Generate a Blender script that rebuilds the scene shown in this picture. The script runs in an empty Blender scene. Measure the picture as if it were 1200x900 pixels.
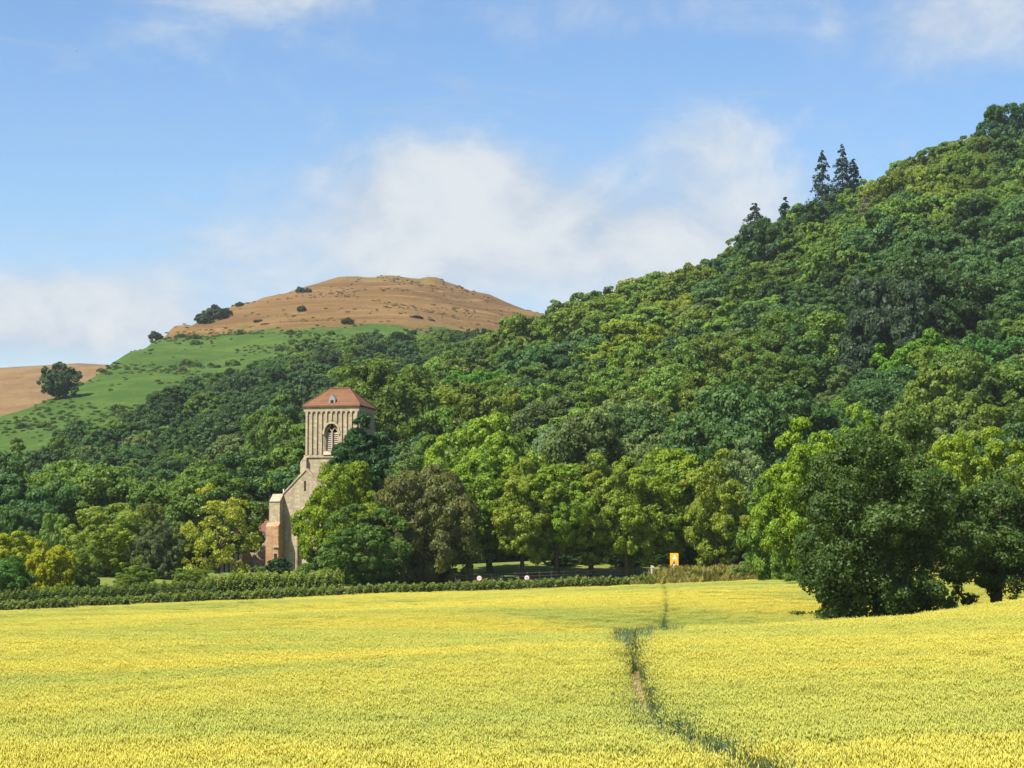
import bpy, bmesh, math, random
import numpy as np
from mathutils import Vector, Matrix

SC = bpy.context.scene
COL = SC.collection
R = math.radians

# ------------------------------------------------------------------ camera
F = 2600.0                       # focal length in photo pixels (78 mm on full frame)
PITCH = math.atan(215.0 / F)     # horizon lies below the middle of the frame
cam = bpy.data.cameras.new("camera")
cam.sensor_width = 36.0
cam.lens = 36.0 * F / 1200.0
cam.clip_start = 0.5
cam.clip_end = 20000
camo = bpy.data.objects.new("camera", cam)
COL.objects.link(camo)
camo.location = (0, 0, 0)
camo.rotation_euler = (math.pi / 2 + PITCH, 0, 0)
SC.camera = camo

# ------------------------------------------------------------------ light, sky, exposure
SUN_AZ = R(230)                  # measured from +Y towards +X : behind the left shoulder
SUN_EL = R(52)
SC.view_settings.view_transform = 'Standard'
SC.view_settings.look = 'None'
SC.view_settings.gamma = 1
SC.view_settings.exposure = 0.93
SC.render.engine = 'CYCLES'
SC.cycles.use_denoising = True
SC.cycles.denoiser = 'OPENIMAGEDENOISE'
SC.cycles.denoising_input_passes = 'RGB_ALBEDO_NORMAL'
SC.cycles.denoising_prefilter = 'ACCURATE'
SC.cycles.max_bounces = 7
SC.cycles.diffuse_bounces = 3
SC.cycles.transmission_bounces = 4
SC.cycles.glossy_bounces = 2
SC.cycles.volume_bounces = 1
SC.cycles.sample_clamp_indirect = 6
SC.cycles.caustics_reflective = False
SC.cycles.caustics_refractive = False

to_sun = Vector((math.sin(SUN_AZ) * math.cos(SUN_EL), math.cos(SUN_AZ) * math.cos(SUN_EL), math.sin(SUN_EL)))
sun = bpy.data.lights.new("sun", 'SUN')
sun.energy = 5.0
sun.angle = R(0.53)
sun.color = (1.0, 0.94, 0.83)
suno = bpy.data.objects.new("sun", sun)
COL.objects.link(suno)
suno.rotation_euler = to_sun.to_track_quat('Z', 'Y').to_euler()


class NT:
    """small helper for writing node trees"""
    def __init__(self, tree):
        self.t = tree
        self.n = tree.nodes
        self.l = tree.links

    def put(self, sock, val):
        if isinstance(val, bpy.types.NodeSocket):
            self.l.new(val, sock)
        elif val is not None:
            sock.default_value = val

    def node(self, typ, **kw):
        nd = self.n.new(typ)
        for k, v in kw.items():
            setattr(nd, k, v)
        return nd

    def math(self, op, a, b=None, c=None, clamp=False):
        nd = self.node('ShaderNodeMath', operation=op, use_clamp=clamp)
        for i, v in enumerate((a, b, c)):
            if v is not None:
                self.put(nd.inputs[i], v)
        return nd.outputs[0]

    def add(self, a, b): return self.math('ADD', a, b)
    def sub(self, a, b): return self.math('SUBTRACT', a, b)
    def mul(self, a, b): return self.math('MULTIPLY', a, b)

    def sstep(self, v, lo, hi, a=0.0, b=1.0):
        nd = self.node('ShaderNodeMapRange', interpolation_type='SMOOTHSTEP')
        self.put(nd.inputs['Value'], v)
        nd.inputs['From Min'].default_value = lo
        nd.inputs['From Max'].default_value = hi
        nd.inputs['To Min'].default_value = a
        nd.inputs['To Max'].default_value = b
        return nd.outputs[0]

    def lin(self, v, lo, hi, a=0.0, b=1.0):
        nd = self.node('ShaderNodeMapRange')
        self.put(nd.inputs['Value'], v)
        nd.inputs['From Min'].default_value = lo
        nd.inputs['From Max'].default_value = hi
        nd.inputs['To Min'].default_value = a
        nd.inputs['To Max'].default_value = b
        return nd.outputs[0]

    def noise(self, vec, scale, detail=4, rough=0.55, dist=0.0):
        nd = self.node('ShaderNodeTexNoise')
        self.put(nd.inputs['Vector'], vec)
        nd.inputs['Scale'].default_value = scale
        nd.inputs['Detail'].default_value = detail
        nd.inputs['Roughness'].default_value = rough
        nd.inputs['Distortion'].default_value = dist
        return nd.outputs['Fac']

    def mix(self, f, a, b, mode='MIX'):
        nd = self.node('ShaderNodeMix', data_type='RGBA', blend_type=mode)
        self.put(nd.inputs[0], f)
        self.put(nd.inputs[6], a if isinstance(a, bpy.types.NodeSocket) else tuple(a) + (1,) if len(a) == 3 else a)
        self.put(nd.inputs[7], b if isinstance(b, bpy.types.NodeSocket) else tuple(b) + (1,) if len(b) == 3 else b)
        return nd.outputs[2]

    def ramp(self, f, stops):
        nd = self.node('ShaderNodeValToRGB')
        cr = nd.color_ramp
        while len(cr.elements) < len(stops):
            cr.elements.new(0.5)
        for e, (p, c) in zip(cr.elements, stops):
            e.position = p
            e.color = tuple(c) + (1,)
        self.put(nd.inputs[0], f)
        return nd.outputs[0]

    def hsv(self, col, h=0.5, s=1.0, v=1.0):
        nd = self.node('ShaderNodeHueSaturation')
        self.put(nd.inputs['Hue'], h)
        self.put(nd.inputs['Saturation'], s)
        self.put(nd.inputs['Value'], v)
        self.put(nd.inputs['Color'], col)
        return nd.outputs[0]

    def combine(self, x, y, z):
        nd = self.node('ShaderNodeCombineXYZ')
        for i, v in enumerate((x, y, z)):
            self.put(nd.inputs[i], v)
        return nd.outputs[0]

    def sep(self, v):
        nd = self.node('ShaderNodeSeparateXYZ')
        self.l.new(v, nd.inputs[0])
        return nd.outputs[0], nd.outputs[1], nd.outputs[2]


world = bpy.data.worlds.new("World")
SC.world = world
world.use_nodes = True
w = NT(world.node_tree)
w.n.clear()
out = w.node('ShaderNodeOutputWorld')
bg = w.node('ShaderNodeBackground')
sky = w.node('ShaderNodeTexSky', sky_type='NISHITA')
sky.sun_disc = False
sky.sun_elevation = SUN_EL
sky.sun_rotation = SUN_AZ
sky.altitude = 100
sky.air_density = 1.0
sky.dust_density = 0.6
sky.ozone_density = 1.3
tc = w.node('ShaderNodeTexCoord')
dx, dy, dz = w.sep(tc.outputs['Generated'])
az = w.math('ARCTAN2', dx, dy)
el = w.math('ARCSINE', dz)
# broken fair-weather cloud: one noise field over the whole sky, with the banks that the photograph shows
cv = w.combine(w.mul(az, 1.0), w.mul(el, 1.9), 0.37)
n_big = w.noise(cv, 7.0, 2, 0.5, 0.3)
n_mid = w.noise(w.combine(w.add(az, 3.1), w.mul(el, 1.5), 1.2), 16.0, 7, 0.60, 0.5)
n_fine = w.noise(w.combine(w.add(az, 7.3), w.mul(el, 1.3), 2.2), 45.0, 6, 0.62, 0.4)
n_wisp = w.noise(w.combine(w.add(w.mul(az, 1.0), w.mul(el, 0.7)), w.mul(el, 5.0), 4.4), 9.0, 6, 0.6, 0.9)


def bank(px, py, sx, sy):
    a0, e0 = (px - 600) / F, (665 - py) / F
    a = w.math('DIVIDE', w.sub(az, a0), sx / F)
    e = w.math('DIVIDE', w.sub(el, e0), sy / F)
    return w.math('EXPONENT', w.mul(w.add(w.mul(a, a), w.mul(e, e)), -1.0))


banks = None
for px, py, sx, sy, amp in ((500, 220, 130, 75, .95), (640, 285, 190, 85, .95), (430, 305, 130, 70, .45), (80, 385, 210, 60, 1.15), (300, -15, 170, 45, .8),
                            (830, 170, 90, 50, .6), (860, 275, 160, 60, .62), (1130, 40, 210, 60, .75), (760, 20, 170, 40, .4), (240, 300, 90, 40, .3)):
    b = w.mul(bank(px, py, sx, sy), amp)
    banks = b if banks is None else w.add(banks, b)
dens = w.add(w.add(banks, w.mul(w.sub(n_mid, 0.5), 1.35)), w.add(w.mul(w.sub(n_big, 0.5), 0.7), w.mul(w.sub(n_fine, 0.5), 0.32)))
mask = w.sstep(dens, 0.02, 0.98)
wis = w.mul(w.sstep(n_wisp, 0.50, 0.78), 0.42)
mask = w.math('MAXIMUM', mask, wis)
lowhaze = w.math('EXPONENT', w.mul(w.math('MAXIMUM', el, 0.0), -14.0))
mask = w.math('MINIMUM', w.add(w.mul(mask, 0.93), w.mul(lowhaze, 0.30)), 1.0)
cshade = w.sstep(w.add(w.add(w.mul(n_mid, 0.9), w.mul(n_fine, 0.35)), w.mul(banks, 0.22)), 0.48, 1.0, 0.2, 1.0)
ccol = w.mix(cshade, (3.4, 4.3, 5.7), (6.7, 7.05, 7.35))
skyc = w.hsv(sky.outputs[0], 0.506, 1.24, 1.46)
w.put(bg.inputs['Color'], w.mix(mask, skyc, ccol))
bg.inputs['Strength'].default_value = 0.061
w.l.new(bg.outputs[0], out.inputs[0])


# ------------------------------------------------------------------ helpers
def at(px, py, Y):
    """world point at photo pixel (px, py) and ground distance Y"""
    cx, cy = (px - 600) / F, (450 - py) / F
    d = Vector((cx, math.cos(PITCH) - math.sin(PITCH) * cy, math.sin(PITCH) + math.cos(PITCH) * cy))
    return d * (Y / d.y)


def project(X, Y, Z):
    d = Y * math.cos(PITCH) + Z * math.sin(PITCH)
    v = -Y * math.sin(PITCH) + Z * math.cos(PITCH)
    return 600 + F * X / d, 450 - F * v / d, d


def smooth(x, a, b):
    t = np.clip((x - a) / (b - a), 0, 1)
    return t * t * (3 - 2 * t)


def new_mesh(name, V, Fc, mats=(), mat_idx=None):
    V = np.asarray(V, dtype=np.float32)
    Fc = np.asarray(Fc, dtype=np.int32)
    k = Fc.shape[1]
    me = bpy.data.meshes.new(name)
    me.vertices.add(len(V))
    me.vertices.foreach_set('co', V.ravel())
    me.loops.add(Fc.size)
    me.loops.foreach_set('vertex_index', Fc.ravel())
    me.polygons.add(len(Fc))
    me.polygons.foreach_set('loop_start', np.arange(0, Fc.size, k, dtype=np.int32))
    me.polygons.foreach_set('loop_total', np.full(len(Fc), k, dtype=np.int32))
    for m in mats:
        me.materials.append(m)
    if mat_idx is not None:
        me.polygons.foreach_set('material_index', np.asarray(mat_idx, dtype=np.int32))
    me.update(calc_edges=True)
    return me


def link(name, data, parent=None, loc=None, rot=None):
    o = bpy.data.objects.new(name, data)
    COL.objects.link(o)
    if parent is not None:
        o.parent = parent
    if loc is not None:
        o.location = loc
    if rot is not None:
        o.rotation_euler = rot
    return o


def tag(o, label=None, cat=None, group=None, kind=None):
    if label: o['label'] = label
    if cat: o['category'] = cat
    if group: o['group'] = group
    if kind: o['kind'] = kind
    return o


class MB:
    """collects simple solids into one mesh"""
    def __init__(self):
        self.bm = bmesh.new()

    def box(self, x0, x1, y0, y1, z0, z1):
        v = [self.bm.verts.new(p) for p in ((x0, y0, z0), (x1, y0, z0), (x1, y1, z0), (x0, y1, z0), (x0, y0, z1), (x1, y0, z1), (x1, y1, z1), (x0, y1, z1))]
        for f in ((3, 2, 1, 0), (4, 5, 6, 7), (0, 1, 5, 4), (1, 2, 6, 5), (2, 3, 7, 6), (3, 0, 4, 7)):
            self.bm.faces.new([v[i] for i in f])
        return self

    def prism(self, pts, axis, a, b):
        """extrude a polygon of (u, v) along axis 'x', 'y' or 'z' from a to b"""
        def P(u, v, t):
            return {'x': (t, u, v), 'y': (u, t, v), 'z': (u, v, t)}[axis]
        lo = [self.bm.verts.new(P(u, v, a)) for u, v in pts]
        hi = [self.bm.verts.new(P(u, v, b)) for u, v in pts]
        n = len(pts)
        self.bm.faces.new(lo[::-1])
        self.bm.faces.new(hi)
        for i in range(n):
            self.bm.faces.new((lo[i], lo[(i + 1) % n], hi[(i + 1) % n], hi[i]))
        return self

    def solid(self, pts, faces):
        v = [self.bm.verts.new(p) for p in pts]
        for f in faces:
            self.bm.faces.new([v[i] for i in f])
        return self

    def tube(self, path, radii, sides=7, cap=True):
        rings = []
        n = len(path)
        path = [Vector(p) for p in path]
        for i, p in enumerate(path):
            d = (path[min(i + 1, n - 1)] - path[max(i - 1, 0)]).normalized()
            ref = Vector((0, 0, 1)) if abs(d.z) < 0.9 else Vector((1, 0, 0))
            u = d.cross(ref).normalized()
            v2 = d.cross(u)
            rings.append([self.bm.verts.new(p + (u * math.cos(2 * math.pi * k / sides) + v2 * math.sin(2 * math.pi * k / sides)) * radii[i]) for k in range(sides)])
        for i in range(n - 1):
            for k in range(sides):
                self.bm.faces.new((rings[i][k], rings[i][(k + 1) % sides], rings[i + 1][(k + 1) % sides], rings[i + 1][k]))
        if cap:
            self.bm.faces.new(rings[0])
            self.bm.faces.new(rings[-1][::-1])
        return self

    def mesh(self, name, mat, smooth_shade=False):
        me = bpy.data.meshes.new(name)
        bmesh.ops.recalc_face_normals(self.bm, faces=self.bm.faces)
        self.bm.to_mesh(me)
        self.bm.free()
        me.materials.append(mat)
        if smooth_shade:
            me.polygons.foreach_set('use_smooth', np.ones(len(me.polygons), dtype=bool))
        return me

    def build(self, name, mat, parent=None, smooth_shade=False):
        return link(name, self.mesh(name, mat, smooth_shade), parent)


# ------------------------------------------------------------------ materials
def new_mat(name):
    m = bpy.data.materials.new(name)
    m.use_nodes = True
    t = NT(m.node_tree)
    t.n.clear()
    o = t.node('ShaderNodeOutputMaterial')
    return m, t, o


def surf(name, colfn, rough=0.85, spec=0.2, bump=None):
    m, t, o = new_mat(name)
    p = t.node('ShaderNodeBsdfPrincipled')
    t.put(p.inputs['Base Color'], colfn(t))
    p.inputs['Roughness'].default_value = rough
    p.inputs['Specular IOR Level'].default_value = spec
    if bump:
        h, dist, strength = bump(t)
        b = t.node('ShaderNodeBump')
        b.inputs['Distance'].default_value = dist
        b.inputs['Strength'].default_value = strength
        t.put(b.inputs['Height'], h)
        t.l.new(b.outputs[0], p.inputs['Normal'])
    t.l.new(p.outputs[0], o.inputs[0])
    return m


def flat(name, col, rough=0.6, var=0.12, scale=3.0, spec=0.3):
    def c(t):
        co = t.node('ShaderNodeTexCoord').outputs['Object']
        n = t.noise(co, scale, 5, 0.6)
        return t.mix(n, tuple(x * (1 - var) for x in col), tuple(min(1, x * (1 + var)) for x in col))
    return surf(name, c, rough, spec)


def leaf_mat(name, colour=None, trans=0.40, palette=None, gloss=0.012, var=0.2, clump=0.3, tree_var=0.0):
    """leaves: diffuse + translucent + a little gloss; the colour comes from the object (Object Info) or a palette"""
    m, t, o = new_mat(name)
    oi = t.node('ShaderNodeObjectInfo')
    if palette:
        nd = t.node('ShaderNodeValToRGB')
        nd.color_ramp.interpolation = 'CONSTANT'
        while len(nd.color_ramp.elements) < len(palette):
            nd.color_ramp.elements.new(0.5)
        acc = 0.0
        tot = sum(p[0] for p in palette)
        for e, (wt, c) in zip(nd.color_ramp.elements, palette):
            e.position = acc / tot
            acc += wt
            e.color = tuple(c) + (1,)
        t.l.new(oi.outputs['Random'], nd.inputs[0])
        base = nd.outputs[0]
    elif colour:
        rgb = t.node('ShaderNodeRGB')
        rgb.outputs[0].default_value = tuple(colour) + (1,)
        base = rgb.outputs[0]
    else:
        base = oi.outputs['Color']
    geo = t.node('ShaderNodeNewGeometry')
    rnd = geo.outputs['Random Per Island']
    co = t.node('ShaderNodeTexCoord').outputs['Object']
    n = t.noise(co, 0.55, 3, 0.6)
    v = t.add(t.lin(rnd, 0, 1, 1 - var, 1 + var), t.lin(n, 0.3, 0.7, -clump, clump))
    v = t.mul(v, t.lin(oi.outputs['Random'], 0, 1, 1 - tree_var, 1 + tree_var))
    h = t.add(t.lin(n, 0.3, 0.7, 0.512, 0.486), t.lin(rnd, 0, 1, -0.012, 0.012))
    c = t.hsv(base, h, 1.0, v)
    d = t.node('ShaderNodeBsdfDiffuse')
    tr = t.node('ShaderNodeBsdfTranslucent')
    g = t.node('ShaderNodeBsdfGlossy')
    t.put(d.inputs['Color'], c)
    t.put(tr.inputs['Color'], t.hsv(c, 0.485, 1.1, 1.25))
    g.inputs['Roughness'].default_value = 0.5
    g.inputs['Color'].default_value = (0.9, 0.95, 0.9, 1)
    m1 = t.node('ShaderNodeMixShader')
    m1.inputs[0].default_value = trans
    t.l.new(d.outputs[0], m1.inputs[1])
    t.l.new(tr.outputs[0], m1.inputs[2])
    m2 = t.node('ShaderNodeMixShader')
    m2.inputs[0].default_value = gloss
    t.l.new(m1.outputs[0], m2.inputs[1])
    t.l.new(g.outputs[0], m2.inputs[2])
    t.l.new(m2.outputs[0], o.inputs[0])
    return m


def wpos(t): return t.node('ShaderNodeNewGeometry').outputs['Position']


M = {}
M['leaf'] = leaf_mat('leaf')
# sRGB-ish greens as linear base colours
G_MID = (0.118, 0.2, 0.031)
G_DARK = (0.066, 0.13, 0.031)
G_OLIVE = (0.138, 0.198, 0.028)
G_BRIGHT = (0.2, 0.3, 0.026)
G_YELLOW = (0.150, 0.185, 0.022)
G_BLUE = (0.064, 0.134, 0.036)
G_GREY = (0.185, 0.215, 0.095)
PAL_NEAR = [(30, G_MID), (22, G_DARK), (16, G_OLIVE), (8, G_BRIGHT), (10, G_BLUE), (10, (0.08, 0.14, 0.028)), (4, G_GREY)]
PAL_FAR = [(30, G_MID), (26, G_DARK), (14, (0.07, 0.125, 0.028)), (16, G_BLUE), (9, G_OLIVE), (5, G_GREY)]
M['leaf_wood'] = leaf_mat('leaf_wood', palette=PAL_NEAR)
M['leaf_hedge'] = leaf_mat('leaf_hedge', colour=(0.160, 0.215, 0.042), var=0.3)
M['bark'] = flat('bark', (0.085, 0.065, 0.048), 0.95, 0.4, 2.0, 0.1)
M['wood_post'] = flat('wood_post', (0.10, 0.085, 0.07), 0.9, 0.3, 6.0, 0.1)
M['pale_wood'] = flat('pale_wood', (0.50, 0.46, 0.38), 0.8, 0.15, 6.0, 0.2)


def stone_colour(base, tint):
    def c(t):
        co = t.node('ShaderNodeTexCoord').outputs['Object']
        x, y, z = t.sep(co)
        br = t.node('ShaderNodeTexBrick')
        t.put(br.inputs['Vector'], t.combine(t.add(x, t.mul(y, 0.83)), z, 0.0))
        br.inputs['Scale'].default_value = 1.0
        br.inputs['Brick Width'].default_value = 0.62
        br.inputs['Row Height'].default_value = 0.31
        br.inputs['Mortar Size'].default_value = 0.018
        br.inputs['Color1'].default_value = tuple(b * 0.82 for b in base) + (1,)
        br.inputs['Color2'].default_value = tuple(min(1, b * 1.16) for b in base) + (1,)
        br.inputs['Mortar'].default_value = tuple(b * 0.75 for b in base) + (1,)
        big = t.noise(co, 0.45, 5, 0.6)
        fine = t.noise(co, 4.0, 4, 0.6)
        c1 = t.mix(t.sstep(big, 0.46, 0.70, 0, 0.75), br.outputs['Color'], tint)
        streak = t.noise(t.combine(t.mul(x, 2.2), t.mul(y, 2.2), t.mul(z, 0.22)), 1.0, 5, 0.65)
        c1 = t.mix(t.sstep(streak, 0.48, 0.72, 0, 0.65), c1, tuple(b * 0.5 for b in base))
        return t.hsv(c1, 0.5, 1.0, t.lin(fine, 0.3, 0.7, 0.85, 1.15))
    return c


def stone_bump(t):
    co = t.node('ShaderNodeTexCoord').outputs['Object']
    return t.noise(co, 3.0, 5, 0.65), 0.06, 0.6


M['stone'] = surf('stone', stone_colour((0.40, 0.325, 0.215), (0.31, 0.225, 0.135)), 0.92, 0.1, stone_bump)
M['stone_pale'] = surf('stone_pale', stone_colour((0.42, 0.34, 0.225), (0.32, 0.26, 0.18)), 0.92, 0.1, stone_bump)
M['stone_red'] = surf('stone_red', stone_colour((0.40, 0.255, 0.15), (0.33, 0.14, 0.07)), 0.92, 0.1, stone_bump)


def tile_colour(base, dark, moss):
    def c(t):
        co = t.node('ShaderNodeTexCoord').outputs['Object']
        x, y, z = t.sep(co)
        big = t.noise(co, 0.7, 5, 0.65)
        fine = t.noise(t.combine(t.mul(x, 1.0), t.mul(y, 1.0), t.mul(z, 1.0)), 5.0, 3, 0.7)
        rows = t.node('ShaderNodeTexWave', wave_type='BANDS', bands_direction='Z')
        t.put(rows.inputs['Vector'], co)
        rows.inputs['Scale'].default_value = 1.1
        rows.inputs['Distortion'].default_value = 0.6
        c1 = t.mix(t.sstep(big, 0.4, 0.68), base, dark)
        c1 = t.mix(t.sstep(fine, 0.55, 0.75, 0, 0.6), c1, moss)
        return t.hsv(c1, 0.5, 1.0, t.lin(rows.outputs['Fac'], 0, 1, 0.85, 1.1))
    return c


def tile_bump(t):
    co = t.node('ShaderNodeTexCoord').outputs['Object']
    return t.noise(co, 6.0, 3, 0.7), 0.06, 0.8


M['tile_red'] = surf('tile_red', tile_colour((0.180, 0.088, 0.044), (0.130, 0.066, 0.037), (0.16, 0.11, 0.062)), 0.9, 0.15, tile_bump)
M['tile_brown'] = surf('tile_brown', tile_colour((0.17, 0.085, 0.055), (0.12, 0.068, 0.05), (0.17, 0.13, 0.09)), 0.9, 0.15, tile_bump)
M['lead'] = flat('lead', (0.24, 0.25, 0.25), 0.5, 0.15, 2.0, 0.4)
M['louvre'] = flat('louvre', (0.38, 0.33, 0.26), 0.8, 0.2, 4.0, 0.2)
M['dark_inside'] = flat('dark_inside', (0.03, 0.026, 0.022), 0.95, 0.2, 2.0, 0.05)
M['plaster'] = flat('plaster', (0.72, 0.69, 0.62), 0.85, 0.06, 2.0, 0.2)
M['timber'] = flat('timber', (0.055, 0.042, 0.034), 0.85, 0.3, 4.0, 0.1)
M['glass_dark'] = flat('glass_dark', (0.03, 0.035, 0.04), 0.12, 0.2, 1.0, 0.6)
M['sign_orange'] = flat('sign_orange', (0.86, 0.40, 0.012), 0.45, 0.04, 2.0, 0.4)
M['sign_white'] = flat('sign_white', (0.80, 0.80, 0.80), 0.45, 0.03, 2.0, 0.4)
M['sign_red'] = flat('sign_red', (0.62, 0.03, 0.04), 0.45, 0.04, 2.0, 0.4)
M['sign_dark'] = flat('sign_dark', (0.12, 0.10, 0.13), 0.5, 0.05, 2.0, 0.3)
M['metal_grey'] = flat('metal_grey', (0.36, 0.37, 0.38), 0.5, 0.08, 2.0, 0.4)
M['bird'] = flat('bird', (0.02, 0.02, 0.025), 0.8, 0.1, 2.0, 0.1)


def grass_colour(t):
    p = wpos(t)
    n1 = t.noise(p, 0.06, 4, 0.6)
    n2 = t.noise(p, 1.4, 4, 0.7)
    c = t.mix(t.sstep(n1, 0.35, 0.65), (0.115, 0.165, 0.030), (0.185, 0.200, 0.045))
    return t.mix(t.sstep(n2, 0.45, 0.75, 0, 0.7), c, (0.085, 0.115, 0.030))


def grass_bump(t):
    return t.noise(wpos(t), 3.0, 5, 0.7), 0.15, 0.9


M['grass'] = surf('grass', grass_colour, 0.95, 0.1, grass_bump)


def soil_colour(t):
    p = wpos(t)
    n = t.noise(p, 1.5, 5, 0.7)
    n2 = t.noise(p, 12.0, 3, 0.6)
    c = t.mix(n, (0.24, 0.155, 0.082), (0.34, 0.235, 0.135))
    return t.mix(t.sstep(n2, 0.5, 0.8), c, (0.24, 0.17, 0.10))


M['soil'] = surf('soil', soil_colour, 0.95, 0.1, lambda t: (t.noise(wpos(t), 9.0, 4, 0.6), 0.05, 0.8))


def field_colour(t):
    p = wpos(t)
    return t.mix(t.noise(p, 2.5, 4, 0.7), (0.13, 0.12, 0.045), (0.22, 0.19, 0.07))


M['field'] = surf('field', field_colour, 0.95, 0.1)


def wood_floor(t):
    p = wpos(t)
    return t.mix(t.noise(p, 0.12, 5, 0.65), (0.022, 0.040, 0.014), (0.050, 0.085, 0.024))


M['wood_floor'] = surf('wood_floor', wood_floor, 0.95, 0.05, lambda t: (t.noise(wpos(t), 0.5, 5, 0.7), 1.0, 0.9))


def far_hill_colour(t):
    p = wpos(t)
    x, y, z = t.sep(p)
    a = t.noise(p, 0.012, 6, 0.65)
    b = t.noise(p, 0.05, 6, 0.7)
    # contour banding of grazing and old earthworks: stretched along the slope
    cb = t.noise(t.combine(t.mul(x, 0.008), t.mul(y, 0.008), t.mul(z, 0.16)), 1.0, 5, 0.6)
    fine = t.noise(p, 0.25, 5, 0.7)
    brown = t.mix(t.sstep(cb, 0.38, 0.62), (0.142, 0.082, 0.030), (0.205, 0.126, 0.046))
    brown = t.mix(t.sstep(b, 0.52, 0.74, 0, 0.6), brown, (0.215, 0.150, 0.050))
    brown = t.mix(t.sstep(a, 0.55, 0.72, 0, 0.5), brown, (0.22, 0.095, 0.050))
    brown = t.mix(t.sstep(fine, 0.58, 0.78, 0, 0.5), brown, (0.13, 0.085, 0.035))
    brown = t.mix(t.sstep(t.noise(p, 0.9, 3, 0.7), 0.45, 0.75, 0, 0.55), brown, (0.12, 0.075, 0.03))
    brown = t.mix(t.sstep(t.noise(t.combine(t.mul(x, 0.012), t.mul(y, 0.03), t.mul(z, 0.5)), 1.0, 3, 0.5, 1.5), 0.62, 0.68, 0, 0.45), brown, (0.42, 0.29, 0.13))
    brown = t.mix(t.sstep(t.add(z, t.mul(b, 12)), 196, 206, 0, 0.6), brown, (0.185, 0.165, 0.050))
    green = t.mix(t.sstep(b, 0.40, 0.66), (0.054, 0.104, 0.018), (0.088, 0.138, 0.025))
    green = t.mix(t.sstep(fine, 0.50, 0.78, 0, 0.65), green, (0.040, 0.085, 0.020))
    edge = t.add(z, t.add(t.mul(t.sub(a, 0.5), 70.0), t.mul(t.sub(b, 0.5), 28.0)))
    return t.mix(t.sstep(edge, 116, 121), green, brown)


M['far_hill'] = surf('far_hill', far_hill_colour, 0.95, 0.05, lambda t: (t.noise(wpos(t), 0.12, 7, 0.75), 2.5, 1.0))


def distant_colour(t):
    p = wpos(t)
    b = t.noise(p, 0.03, 6, 0.7)
    return t.mix(t.sstep(b, 0.35, 0.65), (0.140, 0.082, 0.030), (0.205, 0.128, 0.046))


M['distant_hill'] = surf('distant_hill', distant_colour, 0.95, 0.05, lambda t: (t.noise(wpos(t), 0.1, 6, 0.7), 2.0, 1.0))


def wheat_mat(name, ripe, green, trans):
    m, t, o = new_mat(name)
    p = wpos(t)
    x, y, z = t.sep(p)
    n1 = t.noise(t.combine(t.mul(x, 0.016), t.mul(y, 0.036), 0.0), 1.0, 6, 0.66, 0.5)
    n2 = t.noise(t.combine(t.mul(x, 0.35), t.mul(y, 0.9), 0.0), 1.0, 4, 0.6)
    geo = t.node('ShaderNodeNewGeometry')
    rnd = geo.outputs['Random Per Island']
    f = t.add(t.add(t.sstep(n1, 0.40, 0.64, -0.25, 1.15), t.lin(n2, 0.3, 0.7, -0.18, 0.18)), t.lin(rnd, 0, 1, -0.3, 0.3))
    f = t.math('MINIMUM', t.math('MAXIMUM', f, 0.0), 1.0)
    c = t.mix(f, ripe, green)
    c = t.hsv(c, 0.5, 1.0, t.lin(rnd, 0, 1, 0.75, 1.2))
    d = t.node('ShaderNodeBsdfDiffuse')
    tr = t.node('ShaderNodeBsdfTranslucent')
    t.put(d.inputs['Color'], c)
    t.put(tr.inputs['Color'], c)
    m1 = t.node('ShaderNodeMixShader')
    m1.inputs[0].default_value = trans
    t.l.new(d.outputs[0], m1.inputs[1])
    t.l.new(tr.outputs[0], m1.inputs[2])
    t.l.new(m1.outputs[0], o.inputs[0])
    return m


M['wheat_ear'] = wheat_mat('wheat_ear', (0.72, 0.645, 0.12), (0.50, 0.54, 0.125), 0.40)
M['wheat_leaf'] = wheat_mat('wheat_leaf', (0.60, 0.55, 0.10), (0.36, 0.43, 0.10), 0.50)
M['path_grass'] = leaf_mat('path_grass', colour=(0.165, 0.235, 0.11), var=0.3)
M['dry_grass'] = leaf_mat('dry_grass', colour=(0.50, 0.47, 0.14), var=0.45, clump=0.3)


# ------------------------------------------------------------------ terrain
def y_edge(X):
    return 241.5 + 0.53 * np.clip(X, -110, 70)


def ground_z(X, Y):
    X = np.asarray(X, dtype=float)
    Y = np.asarray(Y, dtype=float)
    z = -3.25 + 0.035 * 140 * np.tanh(X / 140)
    qx, qy = X - 5.4, Y - 78.0
    s = -0.872 * qx + 0.489 * qy
    t = 0.489 * qx + 0.872 * qy
    dip = 1.9 * smooth(t, 3, 42) * np.exp(-((s - 14) / 10.5) ** 2) * (1 - smooth(t, 85, 150))
    rise = 3.8 * smooth(Y - y_edge(X), 3, 48)
    roll = 0.16 * np.sin(X * 0.09 + 0.6) * np.sin(Y * 0.045 + 1.0) + 0.10 * np.sin(Y * 0.11 + X * 0.03)
    bank_ = 1.25 * smooth(X, 12.5, 19) * np.exp(-((Y - y_edge(X) - 4.2) / 2.4) ** 2)
    return z - dip + rise + roll + bank_


ridge_near = [(1900, -40, 920), (1650, 0, 900), (1450, 45, 870), (1300, 92, 850), (1200, 132, 820), (1100, 168, 800), (1000, 214, 780), (900, 264, 770), (800, 312, 750),
              (700, 345, 740), (620, 372, 740), (560, 398, 700), (500, 428, 640), (440, 458, 580), (380, 494, 520), (300, 548, 470), (230, 592, 430),
              (150, 625, 400), (50, 645, 380), (-100, 655, 380)]


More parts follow.
